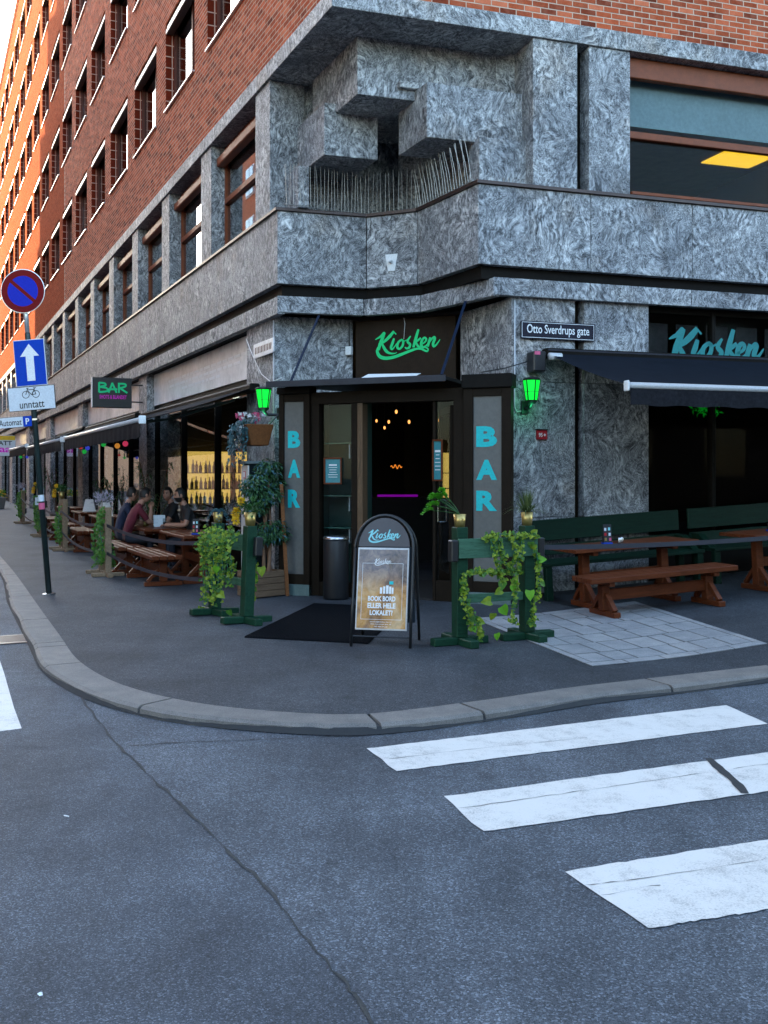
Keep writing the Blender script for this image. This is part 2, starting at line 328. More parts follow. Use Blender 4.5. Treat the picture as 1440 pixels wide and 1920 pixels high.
MT['twine'] = paint('teal_stem', (.02, .16, .13), .6); MT['bark'] = wood('pale_brown_bark', (.20, .115, .07), .8, (9, 9, 1))
MT['yellow'] = paint('yellow_petal', (.75, .46, .01), .6); MT['pink'] = paint('pink_petal', (.62, .10, .20), .6); MT['petal'] = paint('white_petal', (.75, .75, .74), .6); MT['fluff'] = paint('pale_lilac_plume', (.42, .38, .44), .9)
MT['lampgreen'] = emit('lit_green_lamp_glass', (.0, 1., .05), .12); MT['warm'] = emit('warm_bulb', (1, .40, .10), .25); MT['purple'] = emit('purple_led', (.50, .0, .75), .035)
MT['neon'] = emit('orange_neon', (1, .28, .03), .13); MT['barlight'] = emit('lit_amber_back_panel', (1, .64, .14), .15); MT['ceil'] = emit('lit_ceiling_panel', (1, .60, .03), .16)
MT['frostw'] = paint('milky_sign_glass', (.76, .79, .80), .25, var=.3, scale=.9); MT['plinth'] = paint('green_grey_plinth', (.10, .15, .14), .5, var=.3)
MT['doorwood'] = wood('brown_door_edge', (.13, .075, .04), .4, (9, 9, 1)); MT['niche'] = paint('dark_green_niche', (.012, .042, .030), .7); MT['shelfglass'] = paint('green_glass_shelf', (.04, .12, .09), .2)
MT['alu2'] = paint('dull_aluminium', (.035, .035, .042), .5, .2, spec=.2); MT['navy2'] = paint('navy_strut', (.006, .014, .034), .5, spec=.1); MT['menublue'] = paint('turquoise_menu_sheet', (.02, .20, .23), .4)
MT['ochre'] = bricktex('ochre_brickwork', .3, .09, .01, .5, (.62, .36, .17), (.58, .32, .15), (.62, .45, .30)); MT['skyglass'] = glass('bright_window_glass', (.2, .2, .2), 2.6); MT['brickdark'] = paint('dark_brick_front', (.06, .035, .03), .8)
MT['arm'] = paint('grey_green_arm', (.10, .13, .13), .45); MT['glossywhite'] = paint('glossy_sign_face', (.72, .73, .74), .3, .0, var=.2, scale=9); MT['red2'] = paint('bright_red_plastic', (.42, .012, .02), .35, var=.05)
MT['signgreen2'] = emit('lit_green_brush', (.0, .50, .20), .05); MT['magenta'] = emit('lit_magenta_print', (.48, .0, .44), .06); MT['blue2'] = paint('violet_blue_sign_face', (.012, .025, .42), .6, spec=.15, var=.04)
MT['headboard'] = paint('dark_header_board', (.045, .038, .042), .3); MT['steel2'] = paint('grey_poster_case', (.42, .42, .42), .3, .5); MT['navyboard'] = paint('navy_back_board', (.018, .028, .04), .45)
MT['ivyb'] = leafmat('large_lime_leaf', (.10, .34, .015), (.20, .46, .03)); MT['bright2'] = leafmat('mid_green_leaf', (.03, .13, .015), (.12, .27, .03)); MT['ficus2'] = leafmat('flower_leaf', (.02, .075, .02), (.06, .17, .04))
MT['teak2'] = wood('brown_basket_wood', (.20, .075, .025), .5); MT['machine'] = paint('dark_machine_side', (.005, .010, .011), .7, spec=.1); MT['alu3'] = paint('pay_machine_front', (.62, .60, .57), .4, .2, var=.08)
for _n, _c in (('red', (.8, .03, .03)), ('green', (.02, .6, .08)), ('blue', (.06, .10, .9)), ('orange', (.9, .35, .05)), ('pink', (.85, .06, .16))): MT['bulb_' + _n] = emit('lit_%s_bulb' % _n, _c, .06)
MT['bot_a'] = paint('amber_bottle', (.25, .07, .01), .15); MT['bot_b'] = paint('green_bottle', (.02, .09, .03), .15); MT['bot_c'] = paint('brown_bottle', (.08, .03, .012), .15); MT['bot_d'] = paint('clear_bottle', (.35, .33, .28), .15)
def postermat():
    m, t, p = base('printed_poster', .22); v = coords(t, False, 'Generated', (1, 1, 1)); n1 = noise(t, v, 2.2, 3, .5, .8); n2 = noise(t, v, 9, 3, .6, 1.2)
    sx = N(t, 'ShaderNodeSeparateXYZ'); t.links.new(v, sx.inputs[0])
    a = ramp(t, n1, [(.28, (.05, .025, .015)), (.40, (.26, .105, .025)), (.52, (.62, .28, .05)), (.70, (.74, .48, .24))]); b = ramp(t, n1, [(.3, (.05, .05, .06)), (.5, (.17, .15, .17)), (.7, (.34, .28, .25))])
    c = mixc(t, ramp(t, sx.outputs[2], [(.45, (0, 0, 0)), (.75, (1, 1, 1))]), a, b); c = mixc(t, .3, c, ramp(t, n2, [(.35, (.05, .04, .03)), (.65, (.5, .33, .2))])); t.links.new(c, p.inputs['Base Color']); return m
MT['poster'] = postermat()
MT['maroon'] = paint('maroon_cotton', (.13, .012, .022), .85, var=.15, scale=8); MT['navyshirt'] = paint('navy_cotton', (.012, .018, .045), .85); MT['greyshirt'] = paint('dark_grey_cotton', (.028, .026, .028), .85); MT['blackshirt'] = paint('black_cotton', (.012, .012, .014), .85)
MT['trousers'] = paint('dark_trousers', (.014, .017, .028), .8); MT['shoe'] = paint('dark_shoe', (.03, .03, .035), .6)
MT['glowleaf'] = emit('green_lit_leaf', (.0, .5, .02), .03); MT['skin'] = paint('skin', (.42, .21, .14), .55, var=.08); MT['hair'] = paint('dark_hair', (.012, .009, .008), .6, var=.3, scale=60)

# ================================================================== THE SETTING: ground
def sheet(name, xs, ys, dz, mat):
    m = M(); nx = len(xs)
    m.v = [(x, y, zg(x, y) + dz) for y in ys for x in xs]
    for j in range(len(ys) - 1):
        for i in range(nx - 1): m.f.append([j * nx + i, j * nx + i + 1, (j + 1) * nx + i + 1, (j + 1) * nx + i]); m.mi.append(0)
    return struct(m.build(name, mat, recalc=False))
xs = [-300, -120, -60, -40, -25, -15, -10] + [-7 + .25 * i for i in range(65)] + [10, 12, 15, 20, 40, 80, 300]
ys = [-300, -80, -30, -15, -5, -1, 0] + [1 + .25 * i for i in range(57)] + [16, 20, 30, 60, 120, 300, 900]
RD = -.065
road = sheet('road', xs, ys, RD, MT['road'])
def catmull(p, n=6):
    q = []
    for i in range(len(p) - 1):
        a, b, c, d = p[max(i - 1, 0)], p[i], p[i + 1], p[min(i + 2, len(p) - 1)]
        for k in range(n):
            t = k / n
            q.append(.5 * ((2 * b) + (c - a) * t + (2 * a - 5 * b + 4 * c - d) * t * t + (3 * b - a - 3 * c + d) * t ** 3))
    return q + [p[-1]]
kin = [(0, 1042), (30, 1077), (75, 1140), (115, 1195), (145, 1236), (200, 1272), (270, 1297), (350, 1315), (425, 1326), (525, 1335), (620, 1340), (690, 1339), (779, 1330), (862, 1319), (945, 1308), (1057, 1291), (1168, 1278), (1300, 1263), (1440, 1247)]
kw = [G(x, y) for x, y in kin]
kw = [Vector((p.x, p.y, 0)) for p in kw]
k0 = kw[0]; kw = [k0 + Vector((dL.x, dL.y, 0)) * d for d in (80, 40, 20, 10, 5, 2)] + kw + [kw[-1] + Vector((dR.x, dR.y, 0)) * d for d in (1.5, 4, 8, 14)]
kc = catmull(kw, 6)
def perp(i):
    d = (kc[min(i + 1, len(kc) - 1)] - kc[max(i - 1, 0)]).normalized(); return Vector((d.y, -d.x, 0))
acc = [0]
for i in range(1, len(kc)): acc.append(acc[-1] + (kc[i] - kc[i - 1]).length)
a0 = acc[36]
def kwid(i): x = min(max((acc[i] - a0 - 4.5) / 3, 0), 1); return .20 + .10 * x
# pavement: rows from the kerb back to behind the walls
m = M(); rows = [0, .3, .7, 1.2, 2, 3, 4, 5, 6.5, 9, 14]
hub = Vector((1.5, 16.5, 0)); n = len(kc)
for i, p in enumerate(kc):
    dirn = -perp(i)
    if 30 < i < n - 24: dirn = (hub - p).normalized()
    elif i <= 30: dirn = Vector((-nL.x, -nL.y, 0))
    else: dirn = Vector((-nR.x, -nR.y, 0))
    for r in rows: q = p + dirn * r; m.v.append((q.x, q.y, zg(q.x, q.y)))
R_ = len(rows)
for i in range(n - 1):
    for j in range(R_ - 1): m.f.append([i * R_ + j, (i + 1) * R_ + j, (i + 1) * R_ + j + 1, i * R_ + j + 1]); m.mi.append(0)
pavement = struct(m.build('pavement', MT['pave'], recalc=False))
# kerb stones
kerb = bpy.data.objects.new('kerb', None); COL.objects.link(kerb); kerb['kind'] = 'structure'
jp = [G(*p) for p in ((30, 1076), (65, 1121), (90, 1162), (122, 1204), (130, 1213), (152, 1244), (320, 1309), (685, 1339), (862, 1319), (1201, 1274))]
js = sorted(acc[min(range(n), key=lambda i: (kc[i] - Vector((q.x, q.y, 0))).length)] for q in jp)
s = js[0]; pre = []
while s > 45: s -= 1.05; pre.append(s)
js = sorted(pre) + js
while js[-1] < acc[-1] - 1.5: js.append(js[-1] + 1.25)
def kpt(s):
    i = max(k for k in range(n) if acc[k] <= s + 1e-6); i = min(i, n - 2); t = (s - acc[i]) / max(acc[i + 1] - acc[i], 1e-6)
    return kc[i].lerp(kc[i + 1], t), perp(i).lerp(perp(i + 1), t).normalized(), kwid(i)
for a, b in zip(js[:-1], js[1:]):
    g = .013; ns = max(2, min(8, int((b - a) / .22))); st = []
    for k in range(ns + 1):
        s = a + g + (b - a - 2 * g) * k / ns; p, q, wd = kpt(s); wd *= 1 + .03 * math.sin(s * 3)
        for d, dz in ((0.004, .004), (wd - .03, .002), (wd, -.018), (wd + .012, -.16), (0.004, -.16)):
            v = p + q * d; st.append((v.x, v.y, zg(v.x, v.y) + dz))
    m = M(); m.add(st, [(k * 5 + j, (k + 1) * 5 + j, (k + 1) * 5 + (j + 1) % 5, k * 5 + (j + 1) % 5) for k in range(ns) for j in range(5)] + [(4, 3, 2, 1, 0), tuple(ns * 5 + j for j in range(5))])
    m.build('kerb_stone', MT['kerb'], kerb)
m = M(); st = []
for i in range(n):
    for d, dz in ((-.02, -.012), (kwid(i) - .015, -.016), (kwid(i) + .018, RD + .006)):
        v = kc[i] + perp(i) * d; st.append((v.x, v.y, zg(v.x, v.y) + dz))
m.add(st, [(k * 3 + j, (k + 1) * 3 + j, (k + 1) * 3 + j + 1, k * 3 + j + 1) for k in range(n - 1) for j in range(2)])
m.build('kerb_joint', MT['seam'], kerb, recalc=False)
def strip(name, pts, wid, mat, dz, jit=.25, kind=True):
    m = M(); st = []
    for i, p in enumerate(pts):
        d = (pts[min(i + 1, len(pts) - 1)] - pts[max(i - 1, 0)]); d = Vector((d.x, d.y, 0)).normalized(); q = Vector((d.y, -d.x, 0))
        ww = wid * (1 + rnd.uniform(-jit, jit)) / 2
        for sg in (1, -1): v = Vector((p.x, p.y, 0)) + q * ww * sg; st.append((v.x, v.y, zg(v.x, v.y) + dz))
    m.add(st, [(2 * i, 2 * i + 1, 2 * i + 3, 2 * i + 2) for i in range(len(pts) - 1)])
    o = m.build(name, mat, recalc=False)
    return struct(o) if kind else o
seam = catmull([G(x, y, RD) for x, y in ((140, 1290), (165, 1325), (215, 1392), (262, 1435), (300, 1475), (365, 1535), (430, 1602), (500, 1670), (565, 1752), (640, 1840), (700, 1918))] + [Vector((.30, 2.2, 0)), Vector((.7, .6, 0)), Vector((1.2, -2, 0))], 5)
seam = [p + Vector((rnd.uniform(-.005, .005), rnd.uniform(-.02, .02), 0)) for p in seam]
m = M(); st = []
for p in seam:
    for d in (0, 1, 3, 8, 20): st.append((p.x - d, p.y + d * .28, zg(p.x - d, p.y) + RD + .004))
m.add(st, [(5 * i + j, 5 * i + j + 1, 5 * i + j + 6, 5 * i + j + 5) for i in range(len(seam) - 1) for j in range(4)])
struct(m.build('road_repair', MT['road2'], recalc=True))
strip('road_seam', [p + Vector((rnd.uniform(-.005, .005), 0, 0)) for p in seam], .012, MT['seam2'], RD + .008, .8)
strip('road_crack', [p + Vector((rnd.uniform(-.01, .01), rnd.uniform(-.015, .015), 0)) for p in catmull([G(x, y, RD) for x, y in ((240, 1400), (330, 1393), (430, 1390), (540, 1385), (690, 1380))], 5)], .010, MT['seam'], RD + .004, .7)
def stripe(far, near, ext=0.):
    a, b = [G(x, y, RD) for x, y in far]; c, d = [G(x, y, RD) for x, y in near]
    if ext: b = a + (b - a) * ext; d = c + (d - c) * ext
    m = M(); st = []; K = 40
    for i in range(K + 1):
        t = i / K
        for j in range(5):
            p = a.lerp(b, t).lerp(c.lerp(d, t), j / 4); jx = rnd.uniform(-.007, .007) if j in (0, 4) or i in (0, K) else 0
            st.append((p.x + jx, p.y + jx * 1.3, zg(p.x, p.y) + RD + .005))
    m.add(st, [(i * 5 + j, i * 5 + j + 1, i * 5 + j + 6, i * 5 + j + 5) for i in range(K) for j in range(4)])
    return struct(m.build('crosswalk_stripe', MT['paint'], recalc=True))
stripe(((685, 1405), (1362, 1323)), ((745, 1447), (1440, 1358)))
stripe(((830, 1495), (1440, 1412)), ((905, 1561), (1440, 1485)), 1.35)
stripe(((1062, 1635), (1440, 1575)), ((1215, 1743), (1440, 1707)), 1.9)
stripe(((-200, 1261), (0, 1240)), ((-200, 1400), (40, 1367)))
strip('crack_seal', catmull([G(x, y, RD) for x, y in ((1328, 1424), (1352, 1446), (1378, 1468), (1397, 1490))], 4), .05, MT['seam'], RD + .009, .2)
# drain grate in the gutter
g = onG(G(22, 1188), RD); dg = thing('drain_grate', 'rusty iron drain grate set in the road beside the kerb', 'drain', g + Vector((0, 0, .004)), rotof(dL))
m = M()
for q in ((-.28, -.22, -.2, .2), (.22, .28, -.2, .2)): m.box(q[0], q[1], q[2], q[3], 0, .006)
for q in ((-.22, .22, -.2, -.15), (-.22, .22, .15, .2)): m.box(*q, 0, .006)
m.build('frame', MT['copper'], dg)
m = M(); m.box(-.22, .22, -.15, .15, -.001, .001); m.build('pit', MT['black'], dg)
for k in range(6): m = M(); m.box(-.21 + k * .074, -.17 + k * .074, -.15, .15, .001, .005); m.build('bar', MT['copper'], dg)
# slab patch under the tables
A_, B_, C_, D_ = [G(x, y) for x, y in ((885, 1160), (1110, 1250), (1440, 1208), (1190, 1128))]
def pq(s, t): p = A_.lerp(D_, s).lerp(B_.lerp(C_, s), t); return p
pav = bpy.data.objects.new('paving', None); COL.objects.link(pav); pav['kind'] = 'structure'
m = M(); K = 8; st = [(pq(i / K, j / K).x, pq(i / K, j / K).y, zg(pq(i / K, j / K).x, pq(i / K, j / K).y) + .003) for i in range(K + 1) for j in range(K + 1)]
m.add(st, [(i * 9 + j, i * 9 + j + 1, i * 9 + j + 10, i * 9 + j + 9) for i in range(K) for j in range(K)]); m.build('bedding', MT['seam'], pav)
def slab(s0, s1, t0, t1, g=.011):
    m = M(); h = .006 + rnd.uniform(0, .003); vs = []
    L1 = (D_ - A_).length; L2 = (B_ - A_).length; ds, dt = g / L1, g / L2
    for z in (-.02, h):
        for s, t in ((s0 + ds, t0 + dt), (s1 - ds, t0 + dt), (s1 - ds, t1 - dt), (s0 + ds, t1 - dt)): p = pq(s, t); vs.append((p.x, p.y, zg(p.x, p.y) + z))
    m.hexa(vs); m.build('paving_slab', MT['slab'], pav)
tb = [0, .05, .2, .36, .52, .66, .82, .95, 1]
for j in range(8):
    if j in (0, 7): 
        for q in range(5): slab(q / 5, (q + 1) / 5, tb[j], tb[j + 1], .008)
        continue
    x = .04; slab(0, .04, tb[j], tb[j + 1], .006); slab(.96, 1, tb[j], tb[j + 1], .006)
    cuts = [.04] + sorted(.04 + .92 * (k + rnd.uniform(-.18, .18)) / 7 for k in range(1, 7)) + [.96]
    for a, b in zip(cuts[:-1], cuts[1:]): slab(a, b, tb[j], tb[j + 1])

# ================================================================== THE CORNER BUILDING
bld = thing('brick_building', 'corner building of red brick above a grey swirled granite ground floor', 'building')
def gp(fn, u0, u1, o0, o1, z0, z1, name='granite_panel', mat='granite', bev=.006):
    m = M(); m.fbox(fn, u0, u1, o0, o1, z0, z1); return m.build(name, MT[mat], bld, bev)
def gpoly(poly, z0, z1, name='granite_block', bev=.008, mat='granite'):
    m = M(); m.prism([(p[0], p[1]) for p in poly], z0, z1); return m.build(name, MT[mat], bld, bev)
g = .004
# --- granite parapet band with ledge, both streets and the notch
B0, B1 = 4.37, 5.42
P0, P1, P2, P3 = Lw(2.184, 0), Vector((-.262, 15.06, 0)), Vector((.488, 14.73, 0)), Rw(1.973, 0)
def slabwall(a, b, z0, z1, th=.12, name='granite_panel', mat='granite', out=0.):
    a, b = Vector((a.x, a.y, 0)), Vector((b.x, b.y, 0)); d = (b - a).normalized(); nn = Vector((d.y, -d.x, 0))
    a, b = a + d * g + nn * out, b - d * g + nn * out
    q = [a, b, b - nn * th, a - nn * th]
    m = M(); m.hexa([v + Vector((0, 0, z0)) for v in q] + [v + Vector((0, 0, z1)) for v in q]); return m.build(name, MT[mat], bld, .005)
for a, b in ((P0, P1), (P1, P2), (P2, P3)): slabwall(a, b, B0, B1)
ul = [2.184] + [2.184 + 1.66 * k for k in range(1, 36)]
for a, b in zip(ul[:-1], ul[1:]): gp(Lw, a + g, b - g, -.12, 0, B0, B1)
ur = [1.973, 3.64, 5.26, 6.9, 8.5, 10.1, 11.7, 13.3, 15]
for a, b in zip(ur[:-1], ur[1:]): gp(Rw, a + g, b - g, -.12, 0, B0, B1)
def ribbonwall(path, z0, z1, th, name, mat, bev=0):
    """one continuous moulding following the outline of the building"""
    pts = [Vector((p.x, p.y, 0)) for p in path]; m = M(); prof = []
    for i, p in enumerate(pts):
        d0 = (p - pts[i - 1]).normalized() if i else None; d1 = (pts[i + 1] - p).normalized() if i < len(pts) - 1 else None
        n0 = Vector((d0.y, -d0.x, 0)) if d0 else None; n1 = Vector((d1.y, -d1.x, 0)) if d1 else None
        nn = n1 if n0 is None else (n0 if n1 is None else (n0 + n1) / (1 + n0.dot(n1)))
        prof += [p + nn * th[0] + Vector((0, 0, z0)), p + nn * th[0] + Vector((0, 0, z1)), p + nn * th[1] + Vector((0, 0, z1)), p + nn * th[1] + Vector((0, 0, z0))]
    k = len(pts); m.add(prof, [(4 * i + j, 4 * i + (j + 1) % 4, 4 * i + 4 + (j + 1) % 4, 4 * i + 4 + j) for i in range(k - 1) for j in range(4)] + [(3, 2, 1, 0), tuple(4 * (k - 1) + j for j in range(4))])
    return m.build(name, MT[mat], bld, bev)
line0 = [Lw(60, 0), P0, P1, P2, P3, Rw(15, 0)]
ribbonwall(line0, B1 + .003, B1 + .05, (.035, -.75), 'ledge', 'copper', .004)
ribbonwall(line0, B0 - .17, B0 + .02, (-.10, -.9), 'shadow_gap', 'dark')
# lower frieze
Q0, Q3 = Lw(2.25, -.02), Rw(2.20, -.02)
line1 = [Lw(60, -.02), Q0, Vector((-.30, 15.06, 0)), Vector((.53, 14.72, 0)), Q3, Rw(15, -.02)]
for a, b in zip(ul[:-1], ul[1:]): gp(Lw, max(a, 2.25) + g, b - g, -.14, -.02, 3.94, 4.195)
for a, b in zip(ur[:-1], ur[1:]): gp(Rw, max(a, 2.20) + g, b - g, -.14, -.02, 3.98, 4.215)
for a, b in zip(line1[1:4], line1[2:5]): slabwall(a, b, 3.965, 4.205)
gp(Lw, 4.06, 58.5, -.55, -.30, 3.935, 4.19, 'lintel', 'dark', 0); gp(Rw, 4.613, 14, -.55, -.22, 3.985, 4.19, 'lintel', 'dark', 0)
ribbonwall([Lw(59, -.2), Lw(2.45, -.2), Vector((-.30, 15.22, 0)), Vector((.53, 14.92, 0)), Rw(2.4, -.2), Rw(14.5, -.2)], 4.02, 4.19, (.03, -.8), 'soffit', 'dark')
# --- top cornice below the brick
ribbonwall([Lw(60, 0), Vector((C0.x, C0.y, 0)), Rw(15, 0)], 7.45, 7.695, (.03, -.95), 'cornice', 'granite', .006)
# --- stepped granite blocks over the entrance
def blockpoly(oL, oR, back=2.2, extL=0, extR=0):
    M2 = Matrix(((dL.x, -dR.x), (dL.y, -dR.y))); c = (C0 + oR * nR) - (C0 + oL * nL); t = M2.inverted() @ c
    k = C0 + oL * nL + t[0] * dL; return k
kA = blockpoly(-.60, -.70); ZA = zat(176, kA.y)
def wpt(v): return (v.x, v.y)
gpoly([wpt(kA), wpt(kA + 2.9 * dR), wpt(kA + 2.9 * dR - 1.3 * nR), wpt(kA - 1.9 * nL), wpt(kA + 1.7 * dL - 1.3 * nL), wpt(kA + 1.7 * dL)], ZA, 7.47)
def lblock(u, o, z0, z1, len_along, len_in):     # block on the left side: face on the left street, face turned to the right street
    k = C0 + u * dL + o * nL; gpoly([wpt(k), wpt(k + len_in * dR), wpt(k + len_in * dR + len_along * dL), wpt(k + len_along * dL)], z0, z1)
def rblock(u, o, z0, z1, len_along, len_in):
    k = C0 + u * dR + o * nR; gpoly([wpt(k), wpt(k + len_along * dR), wpt(k + len_along * dR + len_in * dL), wpt(k + len_in * dL)], z0, z1)
lblock(1.446, -.44, 6.08, 6.81, 1.2, .79); lblock(2.06, -.28, 5.475, 6.075, .52, .16)
rblock(1.376, -.34, 6.08, 6.81, 1.46, .87); rblock(2.084, -.22, 5.475, 6.12, .74, .30)
lblock(1.75, -.62, 6.815, 6.90, .7, .75); rblock(1.10, -.62, 6.815, 6.90, .9, .8)
# core behind the blocks with the dark slot
for poly in ([Lw(2.6, -.5), Lw(2.58, -.85), Vector((-.34, 15.75, 0)), Vector((-.04, 15.7, 0)), Vector((-.04, 18, 0)), Lw(2.6, -3)],
             [Rw(2.9, -.5), Rw(2.9, -3), Vector((.22, 18, 0)), Vector((.22, 15.6, 0)), Vector((.55, 15.5, 0)), Rw(2.45, -.75)]):
    gpoly([wpt(p) for p in poly], 5.473, 7.46, 'granite_core')
gpoly([(-.038, 16.4), (.218, 16.35), (.218, 17), (-.038, 17)], 5.473, 7.46, 'slot_back', 0, 'black')
# bird spikes: tall rods along the notch, short ones on the steps
m = M(); a, b, c, d = Lw(2.0, -.05), P1 + Vector((0, .02, 0)), P2 + Vector((.0, .02, 0)), Rw(1.92, -.06)
for (p, q, k) in ((a, b, 24), (b, c, 12), (c, d, 21)):
    for i in range(k):
        t = (i + .5) / k; r = p.lerp(q, t); h = .58 + rnd.uniform(-.05, .02)
        lean = Vector((rnd.uniform(-.02, .02), -.10 + rnd.uniform(-.03, .03), 0)) if q is not d else Vector((-.10 + rnd.uniform(-.03, .03), -.03, 0))
        m.tube([r + Vector((0, 0, B1 + .05)), r + lean * .4 + Vector((0, 0, B1 + .05 + h * .5)), r + lean + Vector((0, 0, B1 + .05 + h))], .0036, 5)
m.tube([a + Vector((0, 0, B1 + .06)), b + Vector((0, 0, B1 + .06)), c + Vector((0, 0, B1 + .06)), d + Vector((0, 0, B1 + .06))], .006, 5)
for fn, u0, u1, o, z, k in ((Rw, 1.40, 2.75, -.38, 6.81, 22), (Rw, 2.1, 2.78, -.27, 6.12, 11), (Rw, 2.1, 3.0, -.06, B1 + .05, 14), (Lw, 1.5, 2.5, -.48, 6.81, 14), (Lw, 2.08, 2.5, -.33, 6.075, 7)):
    for i in range(k):
        u = u0 + (u1 - u0) * i / k; p = fn(u, o, z); m.tube([p, p + Vector((rnd.uniform(-.02, .02), rnd.uniform(-.02, .02), .085))], .0035, 4)
m.build('bird_spikes', MT['rod'], bld)['kind'] = 'stuff'
# floodlight bracket on the band
m = M(); c = (P1 + P2) / 2 + Vector((.0, 0, 4.72)); e = (P2 - P1).normalized(); nn = Vector((e.y, -e.x, 0))
m.hexa([c + e * s * wd + nn * o + Vector((0, 0, z)) for z, wd in ((-.13, .055), (.12, .10)) for s, o in ((-1, .003), (-1, .015), (1, .015), (1, .003))])
m.tube([c + nn * .015, c + nn * .09 + Vector((0, 0, .02))], .03, 8)
m.build('bracket', MT['white'], bld, .003)
# --- granite floor: posts and windows
def rwin(u0, u1, z0, z1, o, fn, trans, gm='glass'):
    m = M(); t = .07
    for a, b in ((u0, u0 + t), (u1 - t, u1)): m.fbox(fn, a, b, o - .07, o + .02, z0, z1)
    m.fbox(fn, u0 + t, u1 - t, o - .07, o + .02, z0, z0 + .07); m.fbox(fn, u0 + t, u1 - t, o - .07, o + .02, z1 - .07, z1)
    f = m.build('window', MT['wframe'], bld, .006)
    m = M(); m.fbox(fn, u0 + t, u1 - t, o - .05, o + .04, trans - .05, trans + .05); m.build('transom', MT['wframe'], f, .006)
    m = M(); m.fbox(fn, u0 + t, u1 - t, o - .035, o - .025, z0 + .07, z1 - .07); m.build('pane', MT[gm], f)
    return f
w0 = None
for k in range(18):
    a = 2.55 + 3.33 * k
    gp(Lw, a, a + .71, -.55, -.006, B1 + .054, 7.447, 'granite_post')
    if a + 3.33 < 61:
        u0, u1 = a + .712, a + 3.328
        if w0 is None:
            f = rwin(u0, u1, B1 + .06, 7.445, -.27, Lw, 6.46); w0 = f
            m = M(); m.fbox(Lw, u0 + .01, u1 - .01, -.26, -.10, 7.08, 7.24); m.build('blind_case', MT['wframe'], f, .02)
            m = M(); m.fbox(Lw, u0 + .01, u1 - .01, -.245, -.03, B1 + .054, B1 + .085); m.build('sill', MT['metal'], f, .004)
        else:
            c = copy_part(w0, bld); c.location = Lw(0, 0) * 0 + Vector((dL.x, dL.y, 0)) * 3.33 * k
            for ch in w0.children: copy_part(ch, c)
for u0, u1 in ((2.77, 3.435), (3.615, 4.256)): gp(Rw, u0, u1, -.6, -.006, B1 + .054, 7.447, 'granite_post')
gp(Rw, 3.436, 3.614, -.5, -.25, B1 + .054, 7.447, 'slot', 'dark'); gp(Rw, 11.0, 11.7, -.6, -.006, B1 + .054, 7.447, 'granite_post')
f = rwin(4.262, 10.98, B1 + .06, 7.445, -.28, Rw, 6.40, 'glassr')
m = M(); m.fbox(Rw, 4.27, 10.9, -.25, -.14, 7.16, 7.44); m.build('blind_case', MT['wframe'], f, .01)
m = M(); m.fbox(Rw, 4.34, 10.9, -.365, -.36, 6.56, 7.4); m.build('roller_blind', MT['blind'], f)
m = M(); m.fbox(Rw, 4.27, 10.9, -.24, .03, B1 + .054, B1 + .10); m.build('sill', MT['wframe'], f, .006)
# --- brick storeys
ZB = 7.698; SILL = [9.23 + 3.52 * r for r in range(5)]; WU = [3.66 + 3.39 * k for k in range(17)]; WW, WH = 2.45, 1.86; ZT = 26.4; UB = 26.0
def hole(u0, u1, z0, z1, pad=0):
    for s in SILL:
        if s + WH > z0 - pad and s < z1 + pad:
            for a in WU:
                if a < u1 + pad and a + WW > u0 - pad: return (a, a + WW, s, s + WH)
    return None
def wallgrid(fn, u0, u1, z0, z1, o, holes):
    us = sorted({u0, u1} | ({x for a in WU for x in (a, a + WW) if u0 < x < u1} if holes else set()))
    zs = sorted({z0, z1} | ({x for s in SILL for x in (s, s + WH) if z0 < x < z1} if holes else set())); m = M()
    for a, b in zip(us[:-1], us[1:]):
        for c, d in zip(zs[:-1], zs[1:]):
            if holes and hole(a + .01, b - .01, c + .01, d - .01): continue
            m.add([fn(a, o, c), fn(b, o, c), fn(b, o, d), fn(a, o, d)], [(0, 1, 2, 3)])
    return m
wl = wallgrid(Lw, 0, UB, ZB, ZT, -.0022, True).build('brick_wall', MT['mortar'], bld, recalc=False)
m = wallgrid(Lw, UB, 60, ZB, ZT, 0, True); m.uv = lambda c: ((Vector((c.x, c.y)) - C0).dot(dL), c.z); m.build('far_brick_wall', MT['brickfar'], bld, recalc=False)
wr = wallgrid(Rw, 0, 15, ZB, ZT, -.003, False).build('brick_wall', MT['mortar'], bld, recalc=False)
bw, bh, jt = .227, .067, .013
me = bpy.data.meshes.new('brick'); bm = bmesh.new(); bmesh.ops.create_cube(bm, size=1)
for v in bm.verts: v.co = Vector((v.co.x * bw, v.co.y * .05, v.co.z * bh))
bmesh.ops.bevel(bm, geom=list(bm.edges), offset=.003, segments=1, affect='EDGES'); bm.to_mesh(me); bm.free(); me.materials.append(MT['brick'])
mR = Matrix(((dR.x, -nR.x, 0, 0), (dR.y, -nR.y, 0, 0), (0, 0, 1, 0), (0, 0, 0, 1)))
def brick(parent, mw):
    b = bpy.data.objects.new('brick', me); COL.objects.link(b); b.parent = parent; b.matrix_basis = mw
cnt = 0; stuffR = []; stuffL = []
for r in range(60):
    z = ZB + .006 + (r + .5) * (bh + jt)
    for i in range(64):
        u = (i + .5 + (.5 if r % 2 else 0)) * (bw + jt) - .12
        if u < .115: continue
        Y = Rw(u, 0).y; px = CX + F * Rw(u, 0).x / Y; py = HY - F * (z - H) / Y
        if px < 1465 and py > -12 and r < 12: brick(wr, Matrix.Translation(Rw(u, -.025 + rnd.uniform(-.0015, .001), z)) @ mR); cnt += 1
        elif r < 26: stuffR.append((u, z))
